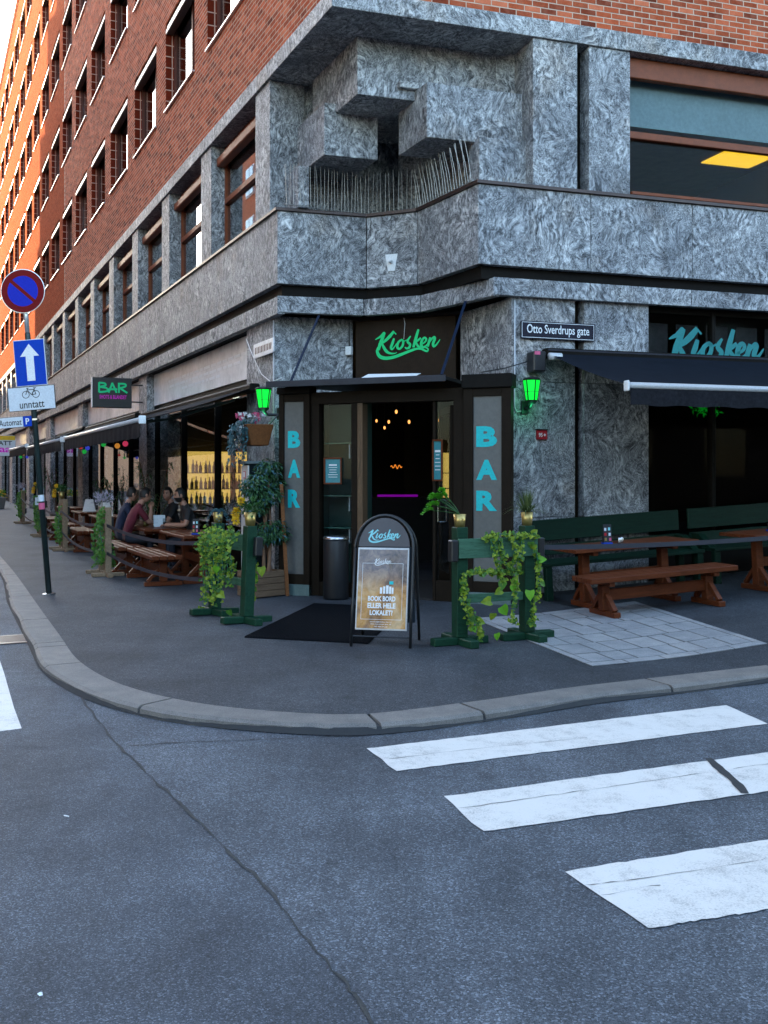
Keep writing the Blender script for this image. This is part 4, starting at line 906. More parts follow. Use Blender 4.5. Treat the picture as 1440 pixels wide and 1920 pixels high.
# ================================================================== AWNINGS
def awning(name, label, fn, u0, u1, zw, zf, o, val=.24, ow=-.10):
    q = thing(name, label, 'awning', fn(u0, 0, zw), 0, 'dark awnings along the bar'); org = fn(u0, 0, zw)
    def pt(u, oo, z): return fn(u, oo, z) - org
    m = M(); K = 14; vs = []
    for i in range(K + 1):
        u = u0 + (u1 - u0) * i / K
        for j in range(7):
            t = j / 6; sag = -.035 * math.sin(math.pi * t) - .012 * abs(math.sin(i * 1.57)) * math.sin(math.pi * t)
            vs.append(pt(u, ow + .13 + (o - ow - .13) * t, zw + (zf - zw) * t + sag))
    m.add(vs, [(i * 7 + j, i * 7 + j + 1, i * 7 + j + 8, i * 7 + j + 7) for i in range(K) for j in range(6)])
    m.build('canvas', MT['canvas'], q, recalc=False, smooth=True)
    m = M(); m.fbox(pt2(fn, org), u0 - .03, u1 + .03, ow, ow + .16, zw - .06, zw + .07); m.build('cassette', MT['dark'], q, .02)
    m = M(); m.fbox(pt2(fn, org), u0 - .01, u1 + .01, ow + .10, ow + .165, zw + .028, zw + .05); m.build('cassette_edge', MT['alu2'], q, .004)
    m = M(); a, b = pt(u0 - .03, o, zf), pt(u1 + .03, o, zf); m.tube([a, b], .038, 10); m.build('front_bar', MT['alu'], q, smooth=True)
    for s, uu in ((-1, u0 - .035), (1, u1 + .035)):
        m = M(); m.fbox(pt2(fn, org), uu - .012, uu + .012, o - .06, o + .05, zf - .07, zf + .055); m.build('end_cap', MT['white'], q, .02)
    m = M(); K = int((u1 - u0) / .06); vs = []
    for i in range(K + 1):
        u = u0 + (u1 - u0) * i / K; w1 = .012 * math.sin(i * .9) + .006 * math.sin(i * 2.3)
        vs += [pt(u, o + .015, zf - .03), pt(u, o + .018 + w1 * .5, zf - .03 - val * .5), pt(u, o + .02 + w1, zf - .03 - val + .008 * math.sin(i * .7))]
    m.add(vs, [(3 * i + j, 3 * i + j + 1, 3 * i + j + 4, 3 * i + j + 3) for i in range(K) for j in range(2)])
    m.build('valance', MT['valance'], q, recalc=False, smooth=True)
    for f_ in (.12, .88):
        u = u0 + (u1 - u0) * f_; s = 1 if f_ < .5 else -1
        m = M(); e = pt(u + s * .75, (o + ow) * .5, zw - .16 + (zf - zw) * .45); m.bar(pt(u, ow + .1, zw - .12), e, .05, .04); m.bar(e, pt(u, o - .04, zf - .03), .045, .035); m.build('folding_arm', MT['arm'], q, .004)
    return q
def pt2(fn, org): return lambda u, o, z: fn(u, o, z) - org
awning('awning', 'wide navy awning over the tables on the right street with silver front bar', Rw, 2.97, 9.6, 3.23, 2.63, 2.05, .20)
awning('awning', 'large open charcoal awning nearest the corner on the left street', Lw, 3.35, 11.95, 2.95, 2.42, 1.72)
awning('awning', 'second charcoal awning along the left street beyond the black bar sign', Lw, 12.6, 20.6, 3.0, 2.42, 1.72)
awning('awning', 'farthest charcoal awning of the left street front', Lw, 21.2, 27.5, 3.05, 2.50, 1.72)

# ================================================================== SIGNS AND LAMPS ON THE WALLS
def wall_lamp(px, pz, fn, u, o, label, rz):
    p = fn(u, o, pz); q = thing('wall_lamp', label, 'lamp', p, rz, 'green wall lanterns')   # local y points away from the wall
    m = M(); r0, r1, h = .075, .115, .26; k = 6
    for i in range(k):
        a0, a1 = math.radians(60 * i + 30), math.radians(60 * i + 90)
        vs = [(r0 * math.cos(a0), r0 * math.sin(a0), 0), (r0 * math.cos(a1), r0 * math.sin(a1), 0), (r1 * math.cos(a1), r1 * math.sin(a1), h), (r1 * math.cos(a0), r1 * math.sin(a0), h)]
        m.add(vs, [(0, 1, 2, 3)])
    m.build('lamp_glass', MT['lampgreen'], q, recalc=False)
    m = M()
    for i in range(k): a = math.radians(60 * i + 30); m.bar((r0 * 1.03 * math.cos(a), r0 * 1.03 * math.sin(a), -.01), (r1 * 1.03 * math.cos(a), r1 * 1.03 * math.sin(a), h + .01), .011, .011)
    m.lathe([(.05, -.05), (.085, -.02), (.085, 0)], 6); m.lathe([(.122, h), (.128, h + .02), (.10, h + .035), (.02, h + .05)], 6)
    for i in range(k):
        a0, a1 = math.radians(60 * i + 30), math.radians(60 * i + 90); r_ = (r0 + r1) / 2.15; m.bar((r_ * 1.03 * math.cos(a0), r_ * 1.03 * math.sin(a0), h * .42), (r_ * 1.03 * math.cos(a1), r_ * 1.03 * math.sin(a1), h * .42), .005, .005)
    m.build('cage', MT['black'], q)
    ld = bpy.data.lights.new('lamp_light', 'POINT'); ld.energy = .22; ld.color = (.05, 1, .35); ld.shadow_soft_size = .05; lo = bpy.data.objects.new('lamp_light', ld); COL.objects.link(lo); lo.parent = q; lo.location = (0, -.0, -.10)
    m = M(); m.tube([(0, 0, -.04), (0, -.06, -.10), (0, -o - .1 + .03, -.10)], .022, 8); m.box(-.05, .05, -o - .105, -o - .06, -.17, .0); m.build('bracket', MT['black'], q)
    return q
wall_lamp(0, 2.585, Rw, 2.68, .13, 'lit green lantern on the granite under the street name sign', rotof(nR) - math.pi / 2)
wall_lamp(0, 2.575, Lw, uL(494, .16), .16, 'lit green lantern on the left corner pillar above the flower basket', rotof(nL) - math.pi / 2)
def conduit(name, label, pts, r, mat, cat='cable'): m = M(); m.tube(pts, r, 6); o = m.build(name, MT[mat], None, smooth=True); return tag(o, label, cat)
conduit('conduit_pipe', 'pale thin conduit running down to the right green lantern', [Rw(2.535, -.08, 3.93), Rw(2.535, -.08, 2.5), Rw(2.56, -.07, 2.44), Rw(2.62, -.07, 2.45)], .011, 'alu', 'pipe')
conduit('conduit_pipe', 'pale thin conduit on the corner pillar beside the left green lantern', [KL + Vector((-.012, -.02, 3.9)), KL + Vector((-.012, -.02, 2.45)), Lw(2.72, -.08, 2.40)], .011, 'alu', 'pipe')
conduit('cable', 'loose white cable sagging across the left corner pillar to the canopy', [Lw(3.9, -.05, 3.78), Lw(3.6, -.08, 3.45), Lw(3.2, -.085, 3.15), Lw(2.75, -.09, 2.99), Vw(.1, .1, 2.92)], .007, 'white')
conduit('cable', 'black cable from the awning bracket to the entrance fascia', [Rw(2.80, .02, 3.17), Rw(2.66, -.06, 3.1), Vw(3.2, .03, 2.94), Vw(2.9, .03, 2.90)], .008, 'black')
conduit('cable', 'thin white wire hanging over the brown sign board', [Vector((cN.x, cN.y, 3.94)) + nN * .09, Vector((cN.x + .02, cN.y, 3.85)) + nN * .1, Vector((cN.x + .0, cN.y, 3.62)) + nN * .09], .004, 'white')
q = thing('junction_box', 'small white junction box on the dark slot left of the brown sign board', 'box', N0 + Vector((0, 0, 3.42)) + Vector((-.09, -.12, 0)), rotof(eN)); m = M(); m.box(-.05, .05, 0, .07, 0, .13); m.build('body', MT['white'], q, .006); m = M(); m.tube([(0, .05, .13), (0, .05, .50)], .012, 6); m.build('pipe', MT['black'], q)
q = thing('motor_box', 'black awning motor box with a red tag at the left end of the right awning', 'box', Rw(2.80, 0, 3.0), rotof(dR)); m = M(); m.box(-.09, .09, -.14, .08, -.03, .24); m.build('body', MT['black'], q, .015); m = M(); m.box(-.08, .0, -.146, -.138, .19, .235); m.build('sticker', MT['pink'], q); m = M(); m.tube([(.12, -.16, .17), (.30, -.16, .17)], .05, 10); m.build('roller_end', MT['alu'], q, smooth=True)
# street names
c = Rw((2.606 + 3.737) / 2, 0, 3.545); q = thing('street_name_sign', 'navy enamel street name sign with white lettering on the right granite front', 'sign', c)
mw = place(c + Vector((nR.x, nR.y, 0)) * -.07, R3); plate('plate', 'navy', q, mw, 1.13, .235, .02, .02, bev=.002)
m = M()
for b in ((-.545, .545, .098, .104), (-.545, .545, -.104, -.098), (-.545, -.539, -.098, .098), (.539, .545, -.098, .098)): m.box(*b, .0204, .0212)
o = m.build('border', MT['white'], q); o.matrix_basis = q.matrix_basis.inverted() @ mw
text('Otto Sverdrups gate', 'white', q, mw @ Matrix.Translation((0, -.002, .0205)), .94, .155, .006)
c = Lw(2.98, -.06, 3.52); q = thing('street_name_sign', 'glossy sign plate catching the light on the left corner pillar', 'sign', c)
mw = place(c, L3); plate('plate', 'glossywhite', q, mw, .98, .22, .02, .02, bev=.002)  # white reflection on the navy plate is put into its colour
m = M(); 
for k in range(11): m.box(-.40 + k * .075, -.40 + k * .075 + .045, -.05, .05, .0202, .021)
o = m.build('worn_lettering', MT['navy'], q); o.matrix_basis = q.matrix_basis.inverted() @ mw
# fire alarm box
c = Rw(2.93, -.10, 2.135); q = thing('alarm_box', 'small red alarm box with white print on the right granite pillar', 'alarm box', c); mw = place(c, R3)
plate('body', 'red2', q, mw, .155, .125, .05, bev=.008); plate('lid', 'black', q, mw @ Matrix.Translation((0, .072, 0)), .165, .018, .06, bev=.004)
text('95', 'white', q, mw @ Matrix.Translation((-.026, 0, .0505)), .055, .055, .01); text('+', 'white', q, mw @ Matrix.Translation((.036, 0, .0505)), .034, .036, .03)
# projecting box sign
c = Lw(12.45, .62, 3.515); q = thing('hanging_sign', 'black box sign reading BAR in green and pink lettering, jutting from the left front', 'sign', c)
mw = place(c, Vector((-nL.x, -nL.y, 0))); plate('box', 'black', q, mw, .90, .70, .16, z0=-.08, bev=.006)
plate('edge', 'white', q, mw @ Matrix.Translation((-.456, 0, 0)), .012, .70, .17, z0=-.085, bev=.001)
SB = [([(0, 0), (0, 1)], 0), ([(0, .98), (.34, .92), (.38, .72), (.05, .55)], 0), ([(.05, .55), (.45, .45), (.50, .15), (0, .02)], 0), ([(.58, 0), (.82, 1)], 0), ([(.80, 1), (1.08, 0)], 0), ([(.56, .34), (1.12, .36)], 0), ([(1.22, 0), (1.22, .95)], 0), ([(1.16, .93), (1.58, .92), (1.62, .68), (1.22, .45)], 0), ([(1.3, .47), (1.75, .02)], 0)]
m = M()
for k, (pts, _) in enumerate(SB):
    P = catmull([Vector((x * .37 - .30, y * .23, 0)) for x, y in pts], 5); vs = []
    for i, p in enumerate(P): d = (P[min(i + 1, len(P) - 1)] - P[max(i - 1, 0)]).normalized(); e = Vector((d.y, -d.x, 0)) * .022; vs += [(p + e)[:2] + (.0815 + k * .0003,), (p - e)[:2] + (.0815 + k * .0003,)]
    m.add(vs, [(2 * i, 2 * i + 2, 2 * i + 3, 2 * i + 1) for i in range(len(P) - 1)])
o = m.build('brush_lettering', MT['signgreen2'], q, recalc=False); o.matrix_basis = q.matrix_basis.inverted() @ mw
text('SHOTS & BLANDET', 'magenta', q, mw @ Matrix.Translation((0.02, -.10, .081)), .62, .09, .01)
m = M(); 
for z in (-.2, .2): m.bar((.45, z, 0), (.72, z, 0), .03, .03)
o = m.build('bracket', MT['black'], q); o.matrix_basis = q.matrix_basis.inverted() @ mw
c = Lw(38.5, 1.2, 2.95); q = thing('hanging_sign', 'small white and yellow sign jutting out far along the left street', 'sign', c); mw = place(c, Vector((-nL.x, -nL.y, 0)))
plate('box', 'signwhite', q, mw, 1.1, .95, .14, z0=-.07); plate('band', 'yellow', q, mw @ Matrix.Translation((0, .36, .071)), 1.08, .2, .004); text('ATT', 'ink', q, mw @ Matrix.Translation((0.1, .12, .072)), .6, .2, .02); text('aa', 'magenta', q, mw @ Matrix.Translation((0.1, -.2, .072)), .5, .22, .02)
# the script on the right shop window
cK = Rw((uR(1262, -.21) + uR(1425, -.21)) / 2, -.21); cK.z = 3.40; q = thing('window_lettering', 'teal script lettering on the transom glass above the right awning', 'lettering', cK)
script('teal', q, place(cK, R3), 1.62, 1.75, 'lettering', skip=(4,))

# ================================================================== TRAFFIC SIGN POST
p0 = G(92, 1114); sp = thing('sign_post', 'leaning dark green pole carrying blue traffic signs and a bicycle plate', 'sign post', p0); sp.rotation_euler = (0, -.0825, 0)
bpy.context.view_layer.update()
m = M(); m.lathe([(.09, 0), (.09, .012), (.045, .02)], 14); m.build('base_plate', MT['steel'], sp); m = M(); m.lathe([(.040, .01), (.038, 3.6), (.034, 3.62)], 12); m.build('pole', MT['pole'], sp, smooth=True); m = M(); m.lathe([(.032, 3.62), (.032, 4.05), (.01, 4.06)], 12); m.build('pole_top', MT['metal'], sp, smooth=True)
spm = sp.matrix_world.copy()
def sgn(x, z, dy=-.05, rot=0.): return spm @ Matrix.Translation((x, dy, z)) @ Matrix.Rotation(rot, 4, 'Z') @ Matrix.Rotation(math.radians(90), 4, 'X')
def put(o, mw, par): o.matrix_basis = mw; return o
def disc(m, r, z0, z1, n=40, ri=0): m.add([(ri * math.cos(6.2832 * k / n), ri * math.sin(6.2832 * k / n), z1) for k in range(n)] + [(r * math.cos(6.2832 * k / n), r * math.sin(6.2832 * k / n), z1) for k in range(n)] + [(r * math.cos(6.2832 * k / n), r * math.sin(6.2832 * k / n), z0) for k in range(n)], [(k, (k + 1) % n, n + (k + 1) % n, n + k) for k in range(n)] + [(n + k, n + (k + 1) % n, 2 * n + (k + 1) % n, 2 * n + k) for k in range(n)])
R90 = Matrix.Rotation(math.radians(90), 4, 'X')
def part_on(o, x, z, dy=-.05): o.matrix_basis = Matrix.Translation((x, dy, z)) @ R90; return o
m = M(); m.lathe([(.30, -.015), (.305, 0), (.295, .001)], 40); a = part_on(m.build('no_parking_sign', MT['metal'], sp), -.0, 4.19)
m = M(); disc(m, .295, .001, .003, ri=.21); m.build('red_ring', MT['red'], a)
m = M(); disc(m, .211, .0005, .0025, ri=.001); m.build('blue_field', MT['blue2'], a)
m = M(); r45 = Matrix.Rotation(math.radians(-45), 4, 'Z'); m.box(-.22, .22, -.024, .024, .0028, .004, r45); m.build('red_bar', MT['red'], a)
m = M(); m.prism([(-.215, -.32), (.215, -.32), (.215, .32), (-.215, .32)], -.012, 0); a = part_on(m.build('one_way_sign', MT['signwhite'], sp, .004), .02, 3.20)
m = M(); m.prism([(-.205, -.31), (.205, -.31), (.205, .31), (-.205, .31)], .0005, .002); m.build('blue_field', MT['blue'], a)
m = M(); m.prism([(-.055, -.25), (.055, -.25), (.055, .09), (.13, .09), (0, .26), (-.13, .09), (-.055, .09)], .002, .0035); m.build('white_arrow', MT['white'], a)
m = M(); m.prism([(-.325, -.165), (.325, -.165), (.325, .165), (-.325, .165)], -.012, 0); a = part_on(m.build('bicycle_plate', MT['ink'], sp, .003), .0, 2.71)
m = M(); m.prism([(-.318, -.158), (.318, -.158), (.318, .158), (-.318, .158)], .0005, .0018); m.build('white_field', MT['signwhite'], a)
m = M(); 
for cx in (-.075, .065): disc(m, .052, .0018, .003, 24, .043); m.v[-72:] = [(x + cx, y + .055, z) for x, y, z in m.v[-72:]]
for (x0, y0, x1, y1) in ((-.075, .055, -.045, .135), (-.045, .12, .045, .12), (-.045, .11, .005, .05), (.005, .05, .045, .12), (.045, .12, .065, .055), (.005, .05, .065, .055), (.045, .12, .05, .14), (.03, .142, .07, .142), (-.045, .135, -.06, .142), (-.06, .142, -.03, .142)): m.bar((x0, y0, .0032), (x1, y1, .0032), .010, .001)
m.build('bicycle_symbol', MT['ink'], a)
o = text('unntatt', 'ink', None, Matrix.Identity(4), .34, .085, .008); o.parent = a; o.matrix_basis = Matrix.Translation((.0, -.09, .0022))
m = M(); m.prism([(-.24, -.075), (.24, -.075), (.24, .075), (-.24, .075)], -.01, 0); a = part_on(m.build('parking_plate', MT['ink'], sp, .002), -.26, 2.40)
m = M(); m.prism([(-.235, -.07), (.115, -.07), (.115, .07), (-.235, .07)], .0005, .0018); m.build('grey_field', MT['signwhite'], a)
m = M(); m.prism([(.12, -.07), (.235, -.07), (.235, .07), (.12, .07)], .0005, .0018); m.build('blue_field', MT['blue'], a)
o = text('P', 'white', None, Matrix.Identity(4), .05, .085, .012); o.parent = a; o.matrix_basis = Matrix.Translation((.178, 0, .0022))
o = text('Automat', 'ink', None, Matrix.Identity(4), .31, .085, .006); o.parent = a; o.matrix_basis = Matrix.Translation((-.06, 0, .0022))
for z in (3.46, 2.96, 2.82, 2.60, 2.42, 4.0): m = M(); m.box(-.05, .05, -.042, .045, z - .015, z + .015); m.build('clamp', MT['steel'], sp, .003)
for z, mt_ in ((1.33, 'signwhite'), (1.22, 'pink')): m = M(); m.lathe([(.0405, z - .045), (.0408, z), (.0405, z + .045)], 14); m.build('sticker', MT[mt_], sp)

# ================================================================== FURNITURE
def board(q, x0, x1, y0, y1, z0, z1, mat, name, bev=.006):
    m = M(); m.box(x0, x1, y0, y1, z0, z1); return m.build(name, MT[mat], q, bev)
def trestle(q, x, half, top, mat, bear):
    board(q, x - .045, x + .045, -half, half, 0, .065, mat, 'foot', .008)
    board(q, x - .05, x + .05, -.055, .055, .065, top - .05, mat, 'post'); board(q, x - .035, x + .035, -bear, bear, top - .05, top, mat, 'bearer')
    for s in (-1, 1):
        m = M(); m.bar((x, s * (half - .05), .07), (x, s * .05, .07 + (half - .1) * 1.05), .06, .05); m.build('brace', MT[mat], q, .004)
def make_table(label, group, mat='teak', L=1.7, W_=.72, h=.74, np=5):
    q = thing('picnic_table', label, 'table', (0, 0, 0), 0, group)
    trestle(q, -L / 2 + .3, .30, h - .045, mat, W_ / 2 - .06); trestle(q, L / 2 - .3, .30, h - .045, mat, W_ / 2 - .06)
    for k in range(np): board(q, -L / 2, L / 2, -W_ / 2 + W_ * k / np + .005, -W_ / 2 + W_ * (k + 1) / np - .005, h - .045, h, mat, 'plank')
    board(q, -L / 2 + .28, L / 2 - .28, -.02, .02, .30, .42, mat, 'stretcher'); return q
def make_bench(label, group, mat='teak', L=1.95, W_=.46, h=.46, np=4):
    q = thing('bench', label, 'bench', (0, 0, 0), 0, group)
    trestle(q, -L / 2 + .28, .28, h - .06, mat, W_ / 2 - .03); trestle(q, L / 2 - .28, .28, h - .06, mat, W_ / 2 - .03)
    for k in range(np): board(q, -L / 2, L / 2, -W_ / 2 + W_ * k / np + .005, -W_ / 2 + W_ * (k + 1) / np - .005, h - .06, h, mat, 'plank')
    board(q, -L / 2 + .28, L / 2 - .28, -.025, .025, .17, .30, mat, 'stretcher'); return q
def slope_on(q, fn, u, o, rz):                     # stands on the climbing pavement
    p = onG(fn(u, o)); q.location = p
    d = Vector((math.cos(rz), math.sin(rz), 0)); e = .4; sl = (zg(p.x + d.x * e, p.y + d.y * e) - zg(p.x - d.x * e, p.y - d.y * e)) / (2 * e)
    q.rotation_euler = (0, -math.atan(sl), rz)
rzR, rzL = rotof(dR), rotof(dL)
T1 = make_table('red-brown plank table on the slabs in front of the green bench', 'plank tables outside the bar'); slope_on(T1, Rw, 3.35, 1.35, rzR)
Bn1 = make_bench('long red-brown bench standing on the grey slabs', 'plank benches outside the bar'); slope_on(Bn1, Rw, 3.36, 2.02, rzR)
t2 = dup(T1, (0, 0, 0), 0, 'plank table cut by the right edge, under the awning'); slope_on(t2, Rw, 5.78, 1.45, rzR)
b2 = dup(Bn1, (0, 0, 0), 0, 'bench at the right edge in the dark under the awning'); slope_on(b2, Rw, 6.25, 2.15, rzR)
for k, (u, o, lt, lb) in enumerate(((3.9, .80, 'empty plank table right behind the yellow flowers and barrier belts', 'empty bench with ladder of three planks nearest the left green barrier'), (6.05, .95, 'table where the four men sit under the awning', 'bench under the man in the maroon shirt'),
                                (11.2, .85, 'dark table with a white card beyond the seated men', 'bench beside the dark table beyond the seated men'), (14.2, .85, 'second table beyond the seated men on the left street', 'bench by the second table beyond the men'), (17.6, .8, 'far table by the yellow flowers of the left street', 'far bench by the yellow flowers'))):
    t = dup(T1, onG(Lw(u, o)), rzL, lt); t.rotation_euler = (0, 0, rzL); b = dup(Bn1, onG(Lw(u + (.0 if k else .05), o + (.62 if k != 1 else .58))), rzL, lb); b.rotation_euler = (0, 0, rzL)
b = dup(Bn1, onG(Lw(6.1, .40)), rzL, 'bench against the window behind the two men in black'); b.rotation_euler = (0, 0, rzL)
# green wall benches
def green_bench(u0, u1, label):
    L = u1 - u0; q = thing('garden_bench', label, 'bench', (0, 0, 0), 0, 'dark green wall benches')
    for x in (-L / 2 + .06, L / 2 - .06):
        board(q, x - .045, x + .045, -.50, -.41, 0, .44, 'greenb', 'leg'); board(q, x - .045, x + .045, -.06, .03, 0, .44, 'greenb', 'leg')
        m = M(); m.hexa([(x + s * .05, y, z) for z, y0, y1 in ((.44, -.46, .04), (.66, -.16, .06)) for s, y in ((-1, y0), (1, y0), (1, y1), (-1, y1))]); m.build('armrest', MT['greenb'], q, .004)
    for k in range(4): board(q, -L / 2, L / 2, -.52 + k * .125, -.402 + k * .125, .44, .485, 'greenb', 'seat_board')
    for z0, z1, y in ((.53, .67, .02), (.72, 1.0, .05)): board(q, -L / 2, L / 2, y, y + .04, z0, z1, 'greenb', 'back_board')
    slope_on(q, Rw, (u0 + u1) / 2, .17, rzR); q.rotation_euler = (0, q.rotation_euler[1], rzR); return q
green_bench(2.62, 5.0, 'dark green bench with a high back against the granite pillars'); green_bench(5.15, 7.6, 'dark green bench in the shadow below the right shop window')
# things on the tables
def tabletop(tb, x, y, z=.742): return tb.matrix_basis @ Vector((x, y, z))
bpy.context.view_layer.update()
def menu_stand(p, rz, label):
    q = thing('menu_card', label, 'menu', p, rz, 'upright drink menus'); m = M(); m.hexa([(-.052, -.03, .02), (.052, -.03, .02), (.052, .03, .02), (-.052, .03, .02), (-.052, -.004, .24), (.052, -.004, .24), (.052, .004, .24), (-.052, .004, .24)]); m.build('card', MT['ink'], q)
    m = M(); m.box(-.06, .06, -.04, .04, 0, .02); m.build('foot', MT['blue'], q, .003)
    for i, (x, z, c) in enumerate(((-.03, .06, 'gold'), (.03, .06, 'pink'), (-.03, .12, 'red2'), (.025, .12, 'signwhite'), (-.03, .18, 'signwhite'), (.02, .185, 'mint'))):
        m = M(); yy = -.031 + .026 * (z - .02) / .22; m.box(x - .014, x + .014, yy - .003, yy - .001, z - .018, z + .018); m.build('print', MT[c], q)
def shaker(p, label): q = thing('shaker', label, 'shaker', p, 0, 'steel shakers'); m = M(); m.lathe([(.02, 0), (.022, .01), (.022, .055), (.016, .07), (.004, .073)], 12); m.build('body', MT['steel'], q, smooth=True)
menu_stand(tabletop(T1, -.22, .0), rzR - .1, 'black menu card with small pictures on the table over the slabs'); shaker(tabletop(T1, -.06, -.02), 'left one of two steel shakers on the right table'); shaker(tabletop(T1, -.005, .02), 'right one of two steel shakers on the right table')
menu_stand(tabletop(t2, -.35, -.05), rzR - .1, 'black menu card on the table cut by the right edge')
tl = [o for o in bpy.data.objects if o.get('label') == 'empty plank table right behind the yellow flowers and barrier belts'][0]; tm = [o for o in bpy.data.objects if o.get('label') == 'table where the four men sit under the awning'][0]
menu_stand(tabletop(tl, -.55, .1), -.3, 'drink menu card with blue foot on the empty table behind the yellow flowers')
for i, (x, y) in enumerate(((-.3, -.1), (.1, .12), (.35, -.15), (-.1, .2))):
    q = thing('beer_glass', ('glass of golden beer on the table between the seated men' if i % 2 else 'glass of dark drink on the table between the seated men'), 'glass', tabletop(tm, x, y), 0, 'glasses on the men\'s table'); m = M(); m.lathe([(.028, 0), (.036, .15), (.034, .15), (.027, .01)], 14); m.build('vessel', MT['glassdark'], q, smooth=True); m = M(); m.lathe([(.026, .01), (.031, .09)], 14); m.build('drink', MT['gold' if i % 2 else 'ink'], q, smooth=True)
q = thing('menu_card', 'pale open folder standing on the table between the seated men', 'menu', tabletop(tm, -.12, -.05), .3); m = M(); m.hexa([(-.1, 0, 0), (.1, 0, 0), (.1, .008, 0), (-.1, .008, 0), (-.1, .06, .2), (.1, .06, .2), (.1, .068, .2), (-.1, .068, .2)]); m.build('card', MT['signwhite'], q)
for u, o, lb in ((11.0, 1.0, 'white card standing on the dark table beyond the seated men'), (14.0, .9, 'white card standing on the second table beyond the men')):
    p = onG(Lw(u, o), .742); q = thing('table_card', lb, 'card', p, .2); m = M(); m.hexa([(-.16, -.06, 0), (.16, -.06, 0), (.16, .06, 0), (-.16, .06, 0), (-.09, -.01, .30), (.09, -.01, .30), (.09, .01, .30), (-.09, .01, .30)]); m.build('card', MT['white'], q)

# ------------------------------------------------------------------ barriers
def crossfoot(q, x, y, mat, arm=.30, w=.10, h=.075):
    m = M(); m.box(x - arm, x + arm, y - w / 2, y + w / 2, 0, h); m.build('foot', MT[mat], q, .008)
    for s in (-1, 1): m = M(); m.box(x - w / 2, x + w / 2, y + min(s * w / 2, s * arm), y + max(s * w / 2, s * arm), 0, h); m.build('foot', MT[mat], q, .008)
def green_barrier(pa, pb, label, lean=0., hgt=1.14):
    d = pb - pa; c = (pa + pb) / 2; L = Vector((d.x, d.y)).length; q = thing('wooden_barrier', label, 'barrier', onG(c), rotof(d), 'green wooden barrier frames'); q.rotation_euler = (0, lean, rotof(d))
    for x in (-L / 2, L / 2):
        crossfoot(q, x, 0, 'green'); m = M(); m.box(x - .06, x + .06, -.06, .06, .075, hgt); m.build('post', MT['green'], q, .006)
    m = M(); m.box(-L / 2 - .06, L / 2 + .07, -.095, -.063, hgt - .30, hgt - .11); m.build('top_rail', MT['green2'], q, .004)
    m = M(); m.box(-L / 2 + .06, L / 2 - .06, -.03, .03, .40, .48); m.build('low_rail', MT['green2'], q, .004)
    for a_, b_ in ((-L / 2 - .14, -L / 2 - .065), (L / 2 + .075, L / 2 + .15)): m = M(); m.box(a_, b_, -.10, -.01, hgt - .33, hgt - .12); m.build('belt_head', MT['black'], q, .01)
    return q
ga = (G(862, 1208), G(988, 1198)); gl = (G(462, 1168), G(402, 1152))
GR = green_barrier(*ga, 'green barrier frame to the right of the chalkboard-style poster stand'); GL = green_barrier(*gl, 'leaning green barrier frame with yellow flowers at the left', .0, 1.08)
GL.rotation_euler = (math.radians(2.5), 0, GL.rotation_euler[2])
wst = []
for i, (ua, o, lb) in enumerate(((5.3, 1.93, 'pale wooden barrier stand with ivy next to the man in maroon'), (11.3, 1.85, 'pale wooden barrier stand with yellow flowers on top'), (16.6, 1.75, 'wooden barrier stand with a pale note behind the sign pole'), (24.5, 1.55, 'farthest ivy-covered wooden barrier stand'))):
    q = thing('barrier_stand', lb, 'barrier', onG(Lw(ua, o)), rzL, 'pale wooden barrier stands')
    for x in (-.28, .32):
        crossfoot(q, x, 0, 'pine', .26, .085, .06); m = M(); m.box(x - .05, x + .05, -.05, .05, .06, 1.12); m.build('post', MT['pine'], q, .005)
    for z in (.42, .86): m = M(); m.box(-.07, .07, -.13 + .0, -.055, z - .08, z + .09); m.build('belt_head', MT['black'], q, .01)
    m = M(); m.box(-.23, .27, -.02, .02, .95, 1.05); m.build('rail', MT['pine'], q, .004); wst.append((ua, o))
q = thing('note_board', 'small pale note fixed to the wooden barrier behind the sign pole', 'note', Lw(16.3, 1.83, .80), rzL + 1.57); m = M(); m.box(-.12, .12, -.01, .01, 0, .2); m.build('board', MT['signwhite'], q)
def belt(a, b, sag, label, w_=.05):
    m = M(); vs = []; K = 16
    for i in range(K + 1):
        t = i / K; p = a.lerp(b, t) - Vector((0, 0, sag * 4 * t * (1 - t))); vs += [p + Vector((0, 0, w_ / 2)), p - Vector((0, 0, w_ / 2)), p + Vector((.004, .004, -w_ / 2)), p + Vector((.004, .004, w_ / 2))]
    m.add(vs, [(4 * i + j, 4 * i + (j + 1) % 4, 4 * i + 4 + (j + 1) % 4, 4 * i + 4 + j) for i in range(K) for j in range(4)] + [(3, 2, 1, 0), tuple(4 * K + j for j in range(4))])
    tag(m.build('barrier_belt', MT['belt'], None), label, 'belt', 'dark barrier belts')
ends = [gl[1] + Vector((-.02, .08, 0))] + [onG(Lw(u - .1, o + .05)) for u, o in wst]
for i, (a, b) in enumerate(zip(ends[:-1], ends[1:])):
    for z, nm in ((.85, 'upper'), (.40, 'lower')):
        belt(a + Vector((0, 0, z)), b + Vector((0, 0, z + .0)), .12, '%s dark belt %s' % (nm, ('between the green barrier and the stand by the man in maroon', 'between the ivy stand and the yellow flower stand', 'between the yellow flower stand and the stand behind the sign pole', 'of the farthest gap along the left street')[i]))
e0 = GR.matrix_basis @ Vector((.47, -.05, .92)); belt(e0, Rw(7.6, 2.5, 1.12), .10, 'dark belt running right from the green barrier past the tables')

